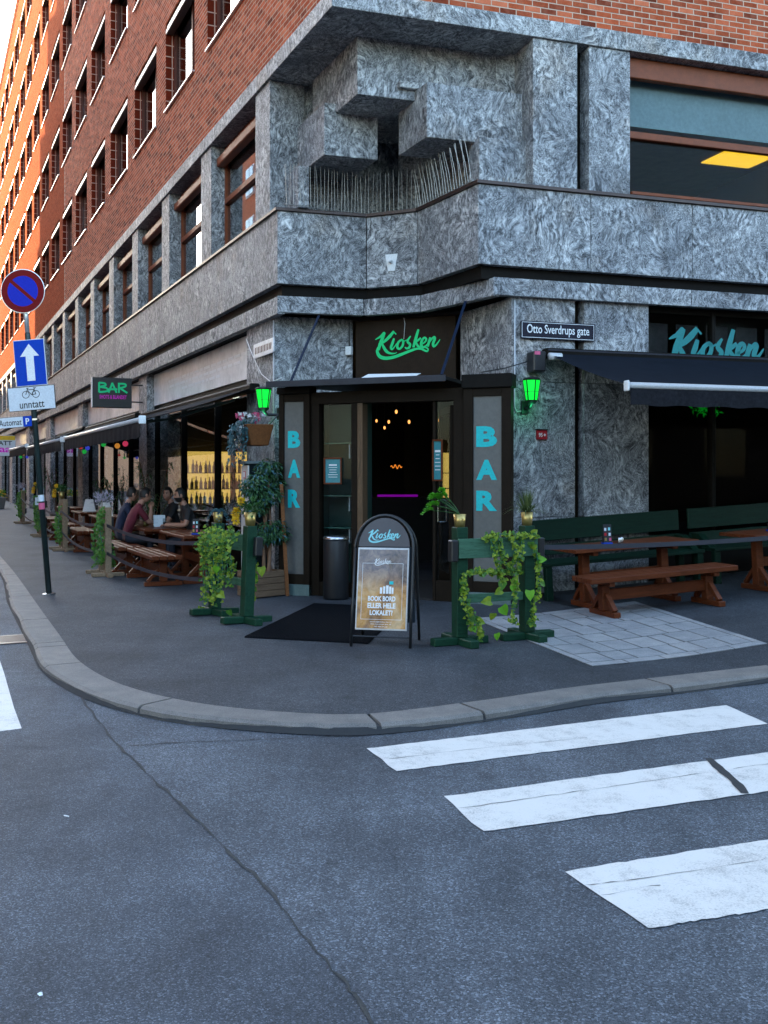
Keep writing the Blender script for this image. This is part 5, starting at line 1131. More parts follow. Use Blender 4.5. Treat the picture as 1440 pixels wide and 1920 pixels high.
# ------------------------------------------------------------------ poster stand
fa, fb, bk = G(658, 1212), G(769, 1216), G(820, 1185)
c = (fa + fb) / 2; x_ = (fb - fa).normalized(); q = thing('poster_stand', 'black A-frame poster stand with rounded top in front of the door mat', 'poster stand', onG(c), rotof(x_)); Wd = (fb - fa).length / 2; tilt = math.radians(10.5)
XT = Matrix.Rotation(-tilt, 4, 'X'); XB = Matrix.Translation((0, .50, 0)) @ Matrix.Rotation(tilt, 4, 'X')
def arch(T, name, y0, R_=None):
    r = Wd; pts = [Vector((-r, y0, 0)), Vector((-r, y0, .4)), Vector((-r, y0, .95))] + [Vector((-r * math.cos(a), y0, .95 + r * 1.12 * math.sin(a))) for a in [math.pi * k / 14 for k in range(15)]] + [Vector((r, y0, .4)), Vector((r, y0, 0))]
    m = M(); m.tube([T @ p for p in pts], .015, 8); m.build(name, MT['black'], q, smooth=True)
arch(XT, 'front_frame', 0); arch(XB, 'back_frame', 0)
m = M(); r = Wd - .035; m.v = []; poly = [(-r, .965)] + [(-r * math.cos(math.pi * k / 20), .965 + r * 1.12 * math.sin(math.pi * k / 20)) for k in range(21)][1:-1] + [(r, .965)]
vs = [XT @ Vector((x, y, z)) for y in (-.006, .006) for x, z in poly]; k = len(poly); m.add(vs, [tuple(range(k))[::-1], tuple(range(k, 2 * k))] + [(i, (i + 1) % k, k + (i + 1) % k, k + i) for i in range(k)])
hd = m.build('header_board', MT['headboard'], q, .002)
hd2 = script('mint', hd, XT @ Matrix.Translation((0, -.007, 1.07)) @ R90, .32, 1.35)
m = M(); m.box(-r, r, -.02, .004, .16, .955, XT); m.build('poster_case', MT['steel2'], q, .004)
m = M(); m.box(-r + .015, r - .015, -.024, -.0205, .178, .935, XT); ps = m.build('poster', MT['poster'], q)
m = M()
for b in ((-.20, .20, .80, .803), (-.20, .20, .262, .265), (-.20, -.197, .265, .80), (.197, .20, .265, .80)): m.box(b[0], b[1], -.0252, -.0245, b[2], b[3], XT)
m.build('print_border', MT['white'], ps)
def onposter(o, x, z): o.matrix_basis = XT @ Matrix.Translation((x, -.0245, z)) @ R90; return o
for s, x, z, wd, hh, bo in (('BOOK BORD', .0, .462, .27, .050, .035), ('ELLER HELE', .0, .395, .275, .050, .035), ('LOKALET?', .0, .328, .225, .050, .035), ('booking@kiosken-bar.no', 0, .240, .21, .014, 0), ('Otto Sverdrups gate 10', 0, .218, .20, .014, 0), ('+47 484 24 236', 0, .196, .13, .012, 0)):
    o = text(s, 'white', None, Matrix.Identity(4), wd, hh, bo, depth=.0006); o.parent = ps; onposter(o, x, z)
script('white', ps, XT @ Matrix.Translation((0, -.0245, .815)) @ R90, .17, 1.0, off=.0003)
m = M()
for x, w_, h_, in ((-.02, .022, .06), (.012, .02, .07), (.04, .024, .08), (.07, .02, .07), (.095, .018, .06)): m.box(x, x + w_, -.0255, -.0246, .51, .51 + h_, XT)
m.build('print_glasses', MT['white'], ps)
m = M(); m.box(.07, .11, -.0255, -.0246, .60, .63, XT); m.build('print_spot', MT['cyan'], ps)
m = M(); m.box(-r, r, -.004, .010, .18, .95, XB); m.build('back_board', MT['navyboard'], q, .003)
m = M(); m.tube([XT @ Vector((-Wd, 0, .1)), XT @ Vector((Wd, 0, .1))], .008, 6); m.build('crossbar', MT['black'], q)

# ------------------------------------------------------------------ plants
def rv(a=1.): return Vector((rnd.uniform(-a, a), rnd.uniform(-a, a), rnd.uniform(-a, a)))
def pot(q, z0=0., r=.075, h=.16, mat='gold'):
    m = M(); m.lathe([(r * .78, z0), (r, z0 + h), (r * .93, z0 + h), (r * .9, z0 + h - .02)], 20); m.build('pot', MT[mat], q, smooth=True)
    m = M(); m.lathe([(r * .88, z0 + h - .03), (r * .86, z0 + h - .02)], 14); m.build('soil', MT['soil'], q)
def potted(name, label, p, kind, group=None, sc=1.):
    q = thing(name, label, 'potted plant', p, rnd.uniform(0, 6) if kind == 'grass' else 0, group)
    if kind == 'grass':
        pot(q, 0, .062, .135); m = M()
        for _ in range(110):
            a = rnd.uniform(0, 6.28); l = rnd.uniform(.16, .30); el = rnd.uniform(.15, 1.5); d = Vector((math.cos(a) * math.cos(el), math.sin(a) * math.cos(el), math.sin(el)))
            b = Vector((math.cos(a) * .02, math.sin(a) * .02, .13)); e = b + d * l * .55; t = b + d * l - Vector((0, 0, l * (.35 * math.cos(el)))); s = d.cross(Vector((0, 0, 1))).normalized() * .0055
            m.add([b - s, b + s, e + s, e - s, t], [(0, 1, 2, 3), (3, 2, 4)])
        m.build('foliage', MT['grassy'], q, recalc=False)
    elif kind == 'fern':
        pot(q, 0, .062, .125); m = M(); st = M()
        for k in range(10):
            d = Vector((-.75 + rnd.uniform(-.3, .4), rnd.uniform(-.25, .25), .55 + rnd.uniform(-.25, .5))).normalized(); P = [Vector((0, 0, .12)) + d * .15 * t + Vector((-.02, 0, 0)) * t * t - Vector((0, 0, .012)) * t * t * (k % 3) for t in (0, .5, 1, 1.5)]
            st.tube(P, .004, 4); b = P[-1]
            for j in range(14): t = j / 14; bb = b + d * t * .12 - Vector((0, 0, .09 * t * t)); m.leaf(bb, Vector((d.x * .4, (1 if j % 2 else -1) * .8, d.z * .4 + .2)) + rv(.3), Vector((0, 0, 1)), .10 * (1 - t * .5), .042)
        m.build('foliage', MT['bright'], q, recalc=False); st.build('stem', MT['ficus2'], q)
    elif kind == 'flower':
        pot(q, 0, .068, .15); m = M()
        for _ in range(120): d = Vector((rnd.uniform(-1, .9), rnd.uniform(-.8, .8), rnd.uniform(-.1, 1.1))).normalized(); b = Vector((0, 0, .15)) + d * rnd.uniform(.02, .15); m.leaf(b, d + rv(.4), Vector((0, 0, 1)), rnd.uniform(.05, .085), .035)
        m.build('foliage', MT['ficus2'], q, recalc=False)
        for c in ((-.14, -.05, .17), (-.15, -.06, .06), (-.09, -.08, .28), (-.17, .02, .13)):
            f_ = M()
            for _ in range(60): d = rv().normalized(); f_.leaf(Vector(c) + d * .012, d, rv(), .045, .022)
            f_.build('flower', MT['yellow'], q, recalc=False)
    elif kind == 'blue':
        pot(q, 0, .06, .13); m = M()
        for k in range(46):
            a = rnd.uniform(0, 6.28); d = Vector((math.cos(a), math.sin(a), 0)); b = Vector((0, 0, .14)); L_ = rnd.uniform(.08, .22)
            for j in range(9): t = j / 8; p = b + d * L_ * .7 * t + Vector((0, 0, .10 * t - .30 * t * t * L_ * 4)); m.leaf(p, d + rv(.6), Vector((0, 0, 1)), .034, .016)
        m.build('foliage', MT['blueleaf'], q, recalc=False)
    return q
def on(q, v): return q.matrix_basis @ Vector(v)
bpy.context.view_layer.update()
hx = (ga[1] - ga[0]).length / 2; hl = (gl[1] - gl[0]).length / 2
potted('potted_plant', 'fern-like bright green plant in a brass pot on the left post of the right barrier', on(GR, (-hx, 0, 1.14)), 'fern'); potted('potted_plant', 'spiky grass in a brass pot on the right post of the right barrier', on(GR, (hx, 0, 1.14)), 'grass')
potted('potted_plant', 'yellow flowers in a brass pot on the near post of the left barrier', on(GL, (-hl, 0, 1.08)), 'flower'); potted('potted_plant', 'drooping blue-green plant in a brass pot on the far post of the left barrier', on(GL, (hl, 0, 1.08)), 'blue')
def ivy(label, strands, L=.045, mat='ivy', big=(), dens=60, spread=.05, mat2='ivyd', group='ivy garlands'):
    """trailing garland: teal stems, many small leaves and single large heart-shaped ones"""
    o0 = strands[0][0]; q = thing('ivy_garland', label, 'ivy', o0, 0, group); st = M(); f1 = M(); f2 = M()
    for s in strands:
        P = catmull([Vector(p) - o0 for p in s], 5); st.tube(P, .0035, 5, False); ln = sum((b - a).length for a, b in zip(P[:-1], P[1:]))
        for _ in range(int(ln * dens)):
            i = rnd.randrange(len(P) - 1); p = P[i].lerp(P[i + 1], rnd.random()) + rv(spread) * rnd.random(); d = Vector((rnd.uniform(-1, 1), rnd.uniform(-1.2, .2), rnd.uniform(-1.1, .25)))
            (f1 if rnd.random() < .62 else f2).heart(p, d, Vector((rnd.uniform(-.4, .4), -1, rnd.uniform(.2, 1))), L * rnd.uniform(.65, 1.25))
    st.build('stem', MT['twine'], q)
    f1.build('foliage', MT[mat], q, recalc=False)
    if f2.v: f2.build('foliage', MT[mat2], q, recalc=False)
    for p, d, l in big: m = M(); m.heart(Vector(p) - o0, Vector(d) + rv(.35), Vector((rnd.uniform(-.5, .5), -1, rnd.uniform(-.1, .8))), l * rnd.uniform(.65, .95)); m.build('leaf', MT[rnd.choice(('ivyb', 'ivyb', 'ivy', 'bright2'))], q, recalc=False)
    return q
def gs(q, *pts): return [on(q, p) for p in pts]
y_ = -.12
ivy('lime green ivy garland trailing over the right green barrier', [gs(GR, (-hx + .26, y_, 1.06), (-hx + .3, y_ - .03, .9), (-hx + .36, y_, .74), (-hx + .42, y_, .6)), gs(GR, (-hx + .36, y_, 1.04), (-hx + .40, y_ - .02, .86), (-hx + .5, y_, .7)), gs(GR, (-hx + .2, y_, 1.05), (0, y_ - .02, 1.07), (hx - .1, y_, 1.05)), gs(GR, (hx - .25, y_, 1.04), (hx - .22, y_ - .03, .88), (hx - .28, y_, .74)), gs(GR, (-hx + .1, y_, .74), (0, y_, .70), (hx - .15, y_, .72)),
     gs(GR, (-hx + .42, y_, .72), (-hx + .25, y_, .70), (-hx + .08, y_ - .02, .72), (-hx - .02, y_, .66), (-hx - .03, y_, .48), (-hx + .03, y_, .30), (-hx + .08, y_, .16)), gs(GR, (hx + .05, y_, 1.03), (hx - .12, y_, 1.05), (hx - .16, y_ - .02, .85), (hx - .2, y_, .66), (hx - .22, y_, .45), (hx - .24, y_, .18)),
     gs(GR, (hx - .02, y_, .98), (hx + .05, y_, .8), (hx + .06, y_, .55), (hx + .0, y_, .30), (hx - .02, y_, .16)), gs(GR, (-hx - .01, y_, .66), (-hx + .02, y_, .4), (-hx + .14, y_, .2), (-hx + .16, y_, .05))], .036, 'ivy',
    [(on(GR, p), d, l) for p, d, l in (((hx - .02, y_, 1.06), (.9, 0, .2), .115), ((hx - .03, y_, .98), (.2, 0, -1), .10), ((hx + .06, y_, .80), (1, 0, -.1), .12), ((hx + .04, y_, .70), (.2, 0, .9), .10), ((hx + .08, y_, .58), (.6, 0, -.8), .10), ((hx - .04, y_, .50), (-.3, 0, -.8), .12),
     ((-hx + .42, y_, .60), (-.2, 0, -1), .10), ((-hx + .40, y_, .52), (-.9, 0, -.4), .11), ((-hx + .52, y_, .56), (.3, 0, -1), .10), ((-hx + .28, y_, .42), (-1, 0, -.2), .11), ((-hx + .40, y_, .36), (.5, 0, -.8), .12), ((-hx + .30, y_, .30), (-.2, 0, -1), .10), ((-hx + .12, y_, .24), (.9, 0, -.4), .12), ((-hx + .08, y_, .18), (.3, 0, -1), .09), ((-hx + .34, y_, .10), (0, 0, -1), .08), ((hx - .2, y_, .62), (-.7, 0, -.6), .09))], 160, .04)
ivy('thick lime green ivy hanging on the left green barrier', [gs(GL, (x, .10, 1.02), (x + .03, .17 + rnd.uniform(0, .05), .85), (x, .16, .65), (x + rnd.uniform(-.05, .05), .13, z)) for x, z in ((-hl + .1, .5), (-hl + .22, .38), (-hl + .34, .3), (-hl + .46, .25), (-hl + .58, .2), (-hl + .7, .3), (hl - .05, .12), (hl + .02, .06), (hl - .18, .14))] + [gs(GL, (-hl, -.1, .7), (-hl + .1, -.12, .5), (-hl + .08, -.1, .3))], .042, 'ivy',
    [(on(GL, p), d, .12) for p, d in (((-hl + .1, -.1, .52), (.6, 0, -.6)), ((-hl + .3, .2, .3), (.7, -.5, -.2)), ((-hl + .25, .1, .12), (.3, 0, -1)), ((-hl + .4, .2, .6), (0, 0, -1)), ((-hl - .02, -.14, .62), (.3, 0, -1)))], 95, .07)
for i, (u, o) in enumerate(wst):
    lbl = ('green ivy climbing the wooden stand next to the man in maroon', 'green ivy climbing the stand topped with yellow flowers', 'green ivy low on the wooden stand behind the sign pole', 'green ivy covering the farthest wooden stand')[i]
    S_ = []
    for k in range(7):
        uu = u + rnd.uniform(-.4, .4); oo = o + rnd.choice((-.09, .09, .1)); z0 = rnd.uniform(.7, 1.15); S_.append([onG(Lw(uu, oo), z0), onG(Lw(uu + .04, oo + .03), z0 * .7), onG(Lw(uu - .04, oo), z0 * .45), onG(Lw(uu + rnd.uniform(-.08, .08), oo), rnd.uniform(.12, .3))])
    ivy(lbl, S_, .05, 'bright2', (), 70, .07)
for i, (u, o, knd) in enumerate(((11.6, 1.85, 'flower'), (17.2, 1.75, 'flower'))):
    potted('potted_plant', ('yellow flowers in a brass pot on the second wooden stand', 'yellow flowers in a brass pot on the stand behind the sign pole')[i], onG(Lw(u, o), 1.12), knd, None)
for i, (u, o) in enumerate(((5.62, 1.93), (24.8, 1.55))):
    q = thing('plume_bunch', ('pale feathery plume on the stand next to the man in maroon', 'pale feathery plume on the farthest wooden stand')[i], 'plume', onG(Lw(u, o), 1.12)); m = M()
    for _ in range(160): d = Vector((rnd.uniform(-1, 1), rnd.uniform(-1, 1), rnd.uniform(.2, 2.2))).normalized(); m.leaf(Vector((0, 0, .02)) + d * rnd.uniform(.05, .22), d + rv(.5), rv(), .07, .012)
    m.build('feathers', MT['fluff'], q, recalc=False); m = M(); m.tube([(0, 0, 0), (0, 0, .12)], .008, 5); m.build('stalk', MT['bark'], q)
# ficus in a wooden crate
pc = (G(481, 1123) + G(537, 1117)) / 2; q = thing('planter', 'weathered slatted wooden crate planter by the left BAR panel', 'planter', onG(pc) + Vector((.0, .0, 0)), rotof(G(537, 1117) - G(481, 1123))); hw = .24
for k in range(4):
    z = .015 + k * .085
    for (x0, x1, y0, y1) in ((-hw, hw, -.0, .022), (-hw, hw, .40, .422), (-hw - .022, -hw, 0, .42), (hw, hw + .022, 0, .42)):
        m = M(); j = rnd.uniform(-.006, .006); m.box(x0 + (j if x1 - x0 > .1 else 0), x1 + (j if x1 - x0 > .1 else 0), y0 - abs(j) * .5, y1, z, z + .079); m.build('slat', MT['crate'], q, .004)
m = M(); m.box(-hw, hw, .022, .40, .24, .28); m.build('soil', MT['soil'], q)
m = M(); m.bar((hw + .01, -.03, 0), (hw - .06, .02, 1.52), .035, .05); m.build('stake', MT['teak2'], q, .003)
PL = q.matrix_basis.copy(); q2 = thing('ficus_tree', 'slender ficus with twisted pale stems growing in the wooden crate', 'tree', PL @ Vector((0, .2, .27)), q.rotation_euler[2]); m = M()
for ph in (0, 2.1, 4.2): m.tube([Vector((.09 + .05 * math.cos(ph + t * 3.) - .03 * t, .045 * math.sin(ph + t * 3.), t * 1.35)) for t in [i / 14 for i in range(15)]], [.028 - .016 * i / 14 for i in range(15)], 7)
for z, x in ((.45, .2), (.75, -.2), (.9, .18), (1.1, -.25), (1.25, .1)): m.tube([Vector((.07, 0, z - .12)), Vector((x * .5, .03, z)), Vector((x, -.02, z + .12))], .008, 5)
m.build('trunk', MT['bark'], q2, smooth=True); f1 = M(); f2 = M()
for c, r, n_ in (((-.20, -.05, 1.22), .17, 230), ((.10, 0, 1.45), .17, 210), ((.0, -.08, 1.10), .19, 240), ((-.14, -.02, .95), .15, 140), ((.12, -.08, .62), .21, 260), ((.26, -.02, .55), .14, 110), ((-.08, -.04, .55), .15, 130), ((.22, .0, 1.25), .13, 110), ((-.05, 0, 1.33), .12, 90)):
    for _ in range(int(n_ * 1.7)):
        d = rv(); d = d.normalized() * rnd.random() ** .45; p = Vector(c) + Vector((d.x * r, d.y * r, d.z * r * .8)); (f1 if rnd.random() < .8 else f2).leaf(p, Vector((d.x, d.y - .2, d.z * .3 - .45)) + rv(.45), Vector((0, 0, 1)) + rv(.3), rnd.uniform(.06, .10), .036)
f1.build('crown', MT['ficus'], q2, recalc=False); f2.build('crown', MT['blueleaf'], q2, recalc=False)
# flower basket on the left pillar
c = Lw(uL(478, .35), .35); c.z = zat(836, c.y); q = thing('flower_basket', 'brown wooden wall basket hanging on the left corner pillar', 'basket', c, rzL); m = M()
m.hexa([(-.2, -.14, 0), (.2, -.14, 0), (.2, .12, 0), (-.2, .12, 0), (-.25, -.2, .30), (.25, -.2, .30), (.25, .2, .30), (-.25, .2, .30)]); m.build('basket', MT['teak2'], q, .01)
m = M(); m.tube([(0, -.18, .28), (0, -.35, .45)], .01, 6); m.build('hook', MT['black'], q)
q = thing('basket_flowers', 'pink and white flowers with trailing teal leaves in the wall basket', 'flowers', c + Vector((0, 0, .30)), rzL); f = M(); g2 = M()
for s in range(16):
    a = Vector((rnd.uniform(-.22, .22), rnd.uniform(.0, .22), .03)); tl_ = rnd.uniform(.2, .62) if s < 11 else .15
    for j in range(int(tl_ * 75)): t = rnd.random(); p = a + Vector((rnd.uniform(-.04, .04), .16 * min(t * 3, 1) + rnd.uniform(-.03, .03), .05 * (1 - t) - tl_ * t)); f.heart(p, Vector((rnd.uniform(-1, 1), rnd.uniform(-.2, 1), -.8)), Vector((0, 1, .6)), .05 * rnd.uniform(.7, 1.2))
f.build('foliage', MT['blueleaf'], q, recalc=False)
for k in range(26):
    c_ = Vector((rnd.uniform(-.22, .22), rnd.uniform(-.1, .24), rnd.uniform(.03, .17))); pk = k < 10
    if not pk and k > 18: c_ = Vector((rnd.uniform(-.1, .2), .22, rnd.uniform(-.3, 0)))
    f = M()
    for j in range(14): d = rv().normalized(); f.leaf(c_, d, rv(), .042, .026)
    f.build('flower', MT['pink' if pk else 'petal'], q, recalc=False)
# parking machine
c = onG(Lw(2.02, .50)); q = thing('parking_machine', 'tall grey pay machine with dark sides behind the left green barrier', 'parking machine', c, rotof(nL) - math.pi / 2); m = M()
m.box(-.17, .17, -.30, .02, 0, 1.80); m.build('body', MT['machine'], q, .008); m = M(); m.box(-.165, .165, .021, .04, .02, 1.78); fr = m.build('front_panel', MT['alu3'], q, .004); m = M(); m.box(-.20, .20, -.34, .08, 1.80, 1.84); m.build('hood', MT['arm'], q, .006)
for b, mt_ in (((-.06, .05, 1.36, 1.52), 'gold'), ((-.05, .05, 1.60, 1.70), 'red2'), ((-.035, .035, 1.61, 1.69), 'white'), ((-.12, -.06, 1.10, 1.13), 'black'), ((-.02, .03, 1.06, 1.16), 'black'), ((.08, .11, 1.10, 1.13), 'black')): m = M(); e = .001 if mt_ == 'white' else 0; m.box(b[0], b[1], .041, .046 + e, b[2], b[3]); m.build('slot' if mt_ == 'black' else 'panel', MT[mt_], fr)
# party bulbs under the second awning
for i, (x, y, cn) in enumerate(((151, 838, 'red'), (158, 847, 'green'), (164, 840, 'blue'), (194, 833, 'green'), (220, 836, 'orange'), (235, 832, 'pink'), (34, 852, 'red'), (39, 857, 'green'), (44, 851, 'orange'), (51, 857, 'blue'), (55, 851, 'green'))):
    o = 1.45; u = uL(x, o); p = Lw(u, o); p.z = zat(y, p.y); far = x < 100
    q = thing('party_bulb', 'round %s festoon bulb under the %s awning%s' % (cn, 'farthest left' if far else 'first left', {(151): ', leftmost of its row', 34: ' leftmost of the far row', 158: ' low between red and blue', 194: ' beside the white one', 55: ' at the right of its row', 39: ' second of the far row'}.get(x, '')), 'bulb', p, 0, 'coloured festoon bulbs')
    m = M(); m.ball((0, 0, 0), .05, n=12, m=8); m.build('bulb', MT['bulb_' + cn], q, smooth=True); m = M(); m.tube([(0, 0, .04), (0, 0, .09), (0, 0, 2.50 - p.z)], [.02, .02, .004], 6); m.build('socket', MT['black'], q)
# flower box far down the street
c = onG(Lw(41, 1.4)); q = thing('flower_box', 'grey stone flower box with yellow blooms far along the left pavement', 'flower box', c, rzL); m = M(); m.hexa([(-.55, -.4, 0), (.55, -.4, 0), (.55, .4, 0), (-.55, .4, 0), (-.7, -.5, .55), (.7, -.5, .55), (.7, .5, .55), (-.7, .5, .55)]); m.build('box', MT['kerb'], q, .02); f = M(); f2 = M()
for _ in range(260): p = Vector((rnd.uniform(-.6, .6), rnd.uniform(-.45, .45), .55 + rnd.random() * .3)); (f if rnd.random() < .6 else f2).leaf(p, rv() + Vector((0, 0, .6)), rv(), .14, .08)
f.build('foliage', MT['bright2'], q, recalc=False); f2.build('flower', MT['yellow'], q, recalc=False)
# tall dark palm-like plants among the far tables
for u, o, h, lb in ((13.2, .5, 1.9, 'dark leafy potted palm by the window beyond the seated men'), (9.2, .35, 2.0, 'dark slender potted bamboo against the shop window'), (22.5, .7, 1.9, 'dark bushy potted palm among the far tables')):
    q = thing('potted_palm', lb, 'potted plant', onG(Lw(u, o))); pot(q, 0, .2, .4, 'black'); m = M(); st = M()
    for k in range(9):
        a = rnd.uniform(0, 6.28); tp = Vector((math.cos(a) * .35, math.sin(a) * .35, h * rnd.uniform(.55, 1))); P = catmull([Vector((0, 0, .38)), tp * .5 + Vector((0, 0, .3)), tp], 5); st.tube(P, .008, 5)
        for j in range(26): p = P[rnd.randrange(4, len(P))] + rv(.03); m.leaf(p, Vector((math.cos(a), math.sin(a), -.3)) + rv(.9), Vector((0, 0, 1)), rnd.uniform(.14, .26), .03)
    m.build('foliage', MT['ficus'], q, recalc=False); st.build('stem', MT['bark'], q)
# lit back bar with bottles behind the left shop window
bb = thing('back_bar', 'amber lit bar shelf seen through the left shop window', 'bar shelf', Lw(11.6, 0, -.03), rzL)
m = M(); m.box(.30, .36, -4.6, -.9, .95, 2.2); m.build('light_panel', MT['barlight'], bb)  # amber glow covers interior light and stands in for street reflections
for z in (.93, 1.30, 1.68, 2.2): m = M(); m.box(.0, .36, -4.6, -.9, z - .02, z); m.build('shelf', MT['bronze'], bb)
for y in (-.9, -2.1, -3.3, -4.6): m = M(); m.box(-.01, .34, y - .02, y + .02, 0, 2.6); m.build('upright', MT['bronze'], bb)
m = M(); m.box(-.35, -.02, -4.6, -.9, 0, .93); m.build('counter', MT['room'], bb, .005)
bm_ = M(); bm_.lathe([(.036, 0), (.038, .01), (.038, .17), (.014, .22), (.013, .29), (.015, .30)], 10); bcols = ['bot_a', 'bot_b', 'bot_c', 'bot_d']; bmesh_ = []
for cn in bcols:
    b = bm_.build('bottle', MT[cn], None, smooth=True); bmesh_.append(b)
k = 0
for z in (.93, 1.30, 1.68):
    for j in range(22):
        y = -1.0 - j * .105 - rnd.uniform(0, .03); src = bmesh_[rnd.randrange(4)]; o = src if src.get('label') is None else src.copy()
        if o is not src: COL.objects.link(o)
        o.location = Lw(11.6, 0, -.03) + frameL(0, 0, 0)[0].to_3x3() @ Vector((.18 + rnd.uniform(-.05, .05), y, z)); o.scale = (1, 1, rnd.uniform(.8, 1.08)); tag(o, 'small %s bottle on the amber lit shelf behind the left shop window' % {'bot_a': 'amber', 'bot_b': 'green', 'bot_c': 'brown', 'bot_d': 'clear'}[bcols[bmesh_.index(src)]], 'bottle', 'bottles on the lit back bar'); k += 1

# ================================================================== PEOPLE at the table
def seg_d(p, a, b):
    ab = b - a; t = max(0, min(1, (p - a).dot(ab) / max(ab.dot(ab), 1e-9))); return (p - a - ab * t).length
def person(label, loc, rz, shirt, J, look=0., nod=0., beard=False, group=None):
    """seated figure, local +y is where he faces; one skinned body"""
    q = thing('person', label, 'person', loc, rz, group)
    names = list(J); E_ = [('pelvis', 'spine'), ('spine', 'chest'), ('chest', 'neck'), ('neck', 'skull')]
    for sd_ in 'lr': E_ += [('chest', 'sh_' + sd_), ('sh_' + sd_, 'el_' + sd_), ('el_' + sd_, 'wr_' + sd_), ('wr_' + sd_, 'palm_' + sd_), ('pelvis', 'hip_' + sd_), ('hip_' + sd_, 'kn_' + sd_), ('kn_' + sd_, 'an_' + sd_), ('an_' + sd_, 'toe_' + sd_)]
    RR = dict(pelvis=(.155, .12), spine=(.15, .105), chest=(.165, .11), neck=(.058, .058), skull=(.06, .06), sh=(.072, .07), el=(.047, .047), wr=(.030, .030), palm=(.038, .022), hip=(.098, .095), kn=(.066, .066), an=(.044, .044), toe=(.04, .035))
    me_ = bpy.data.meshes.new('sk'); me_.from_pydata([J[n_] for n_ in names], [(names.index(a), names.index(b)) for a, b in E_], [])
    o = bpy.data.objects.new('sk', me_); COL.objects.link(o); md = o.modifiers.new('skin', 'SKIN'); md.branch_smoothing = .6
    for i, n_ in enumerate(names): sv = me_.skin_vertices[0].data[i]; sv.radius = RR[n_.split('_')[0]]; sv.use_root = (n_ == 'pelvis')
    o.modifiers.new('sub', 'SUBSURF').levels = 2; bpy.context.view_layer.update()
    bm = bmesh.new(); bm.from_mesh(o.evaluated_get(bpy.context.evaluated_depsgraph_get()).to_mesh()); bpy.data.objects.remove(o)
    JV = {k_: Vector(v) for k_, v in J.items()}; zone = {}
    for a, b in E_:
        k_ = 'skin' if ('wr' in b or 'palm' in b or b == 'skull') else ('shoe' if 'toe' in b else ('legs' if ('hip' in b or 'kn' in b or 'an' in b) else 'shirt'))
        zone[(a, b)] = k_
    IDX = dict(skin=0, shirt=1, legs=2, shoe=3)
    for f in bm.faces:
        c_ = f.calc_center_median(); e = min(E_, key=lambda e_: seg_d(c_, JV[e_[0]], JV[e_[1]]) / RR[e_[1].split('_')[0]][0]); f.material_index = IDX[zone[e]]; f.smooth = True
        if e[1].startswith('el') and (c_ - JV[e[1]]).length < .10: f.material_index = 0
        if e == ('chest', 'neck') and (c_ - JV['neck']).length < .055: f.material_index = 0
    # head with face, ears; fingers
    hc = JV['skull'] + Vector((0, .035, .075)); T = Matrix.Rotation(look, 3, 'Z') @ Matrix.Rotation(nod, 3, 'X'); h = M(); n_, mm = 18, 14
    vs = []
    for i in range(mm + 1):
        a = math.pi * i / mm
        for k_ in range(n_):
            ph = 6.2832 * k_ / n_; v = Vector((.076 * math.sin(a) * math.cos(ph), .094 * math.sin(a) * math.sin(ph), .122 * math.cos(a)))
            if v.z < -.02: v.x *= 1 - .9 * (-v.z - .02) * 3; v.y = v.y * (1 - .5 * (-v.z - .02)) + .012
            if v.y > .05 and abs(v.x) < .05: v.y -= .006 if -.01 < v.z < .03 else 0
            vs.append(v)
    h.add(vs, [(i * n_ + k_, (i + 1) * n_ + k_, (i + 1) * n_ + (k_ + 1) % n_, i * n_ + (k_ + 1) % n_) for i in range(mm) for k_ in range(n_)])
    h.add([Vector(v) for v in ((-.012, .085, .012), (.012, .085, .012), (.019, .088, -.038), (-.019, .088, -.038), (0, .092, .02), (0, .121, -.03))], [(0, 4, 5, 3), (4, 1, 2, 5), (3, 5, 2)])
    for s in (-1, 1): h.ball((s * .079, -.005, -.005), .012, .022, .034, 8, 6)
    h.ball((0, .088, -.062), .026, .012, .010, 8, 5)
    nskin = len(h.f)
    for s in (-1, 1): h.ball((s * .032, .083, .016), .013, .008, .008, 8, 5)
    for s in (-1, 1): h.bar(Vector((s * .016, .091, .036)), Vector((s * .05, .080, .036)), .012, .008)
    b0 = [bm.verts.new(hc + T @ Vector(v)) for v in h.v]
    for i, f in enumerate(h.f):
        try: nf = bm.faces.new([b0[j] for j in f]); nf.smooth = True; nf.material_index = 0 if i < nskin else 4
        except ValueError: pass
    for sd_ in 'lr':
        w_, p_ = JV['wr_' + sd_], JV['palm_' + sd_]; d = (p_ - w_).normalized(); r = d.cross(Vector((0, 0, 1))).normalized(); u = r.cross(d); fm = M()
        for k_, ln in enumerate((.070, .080, .075, .058)):
            b = p_ + r * (-.030 + .02 * k_) * 1.0 + d * .01; fm.tube([b - d * .03, b + d * ln * .45, b + d * ln * .75 - u * .02, b + d * ln * .9 - u * .045], [.0095, .009, .008, .006], 6)
        s = 1 if sd_ == 'l' else -1; b = w_ + d * .02 + r * .025 * s; fm.tube([b, b + r * .025 * s + d * .03, b + r * .025 * s + d * .062], [.012, .010, .007], 6)
        b1 = [bm.verts.new(v) for v in fm.v]
        for f in fm.f: nf = bm.faces.new([b1[j] for j in f]); nf.smooth = True
    bm.normal_update(); mb = bpy.data.meshes.new('body'); bm.to_mesh(mb); bm.free()
    for k_ in ('skin', shirt, 'trousers', 'shoe', 'hair'): mb.materials.append(MT[k_])
    o = bpy.data.objects.new('body', mb); COL.objects.link(o); o.parent = q
    hm = M(); vs = []
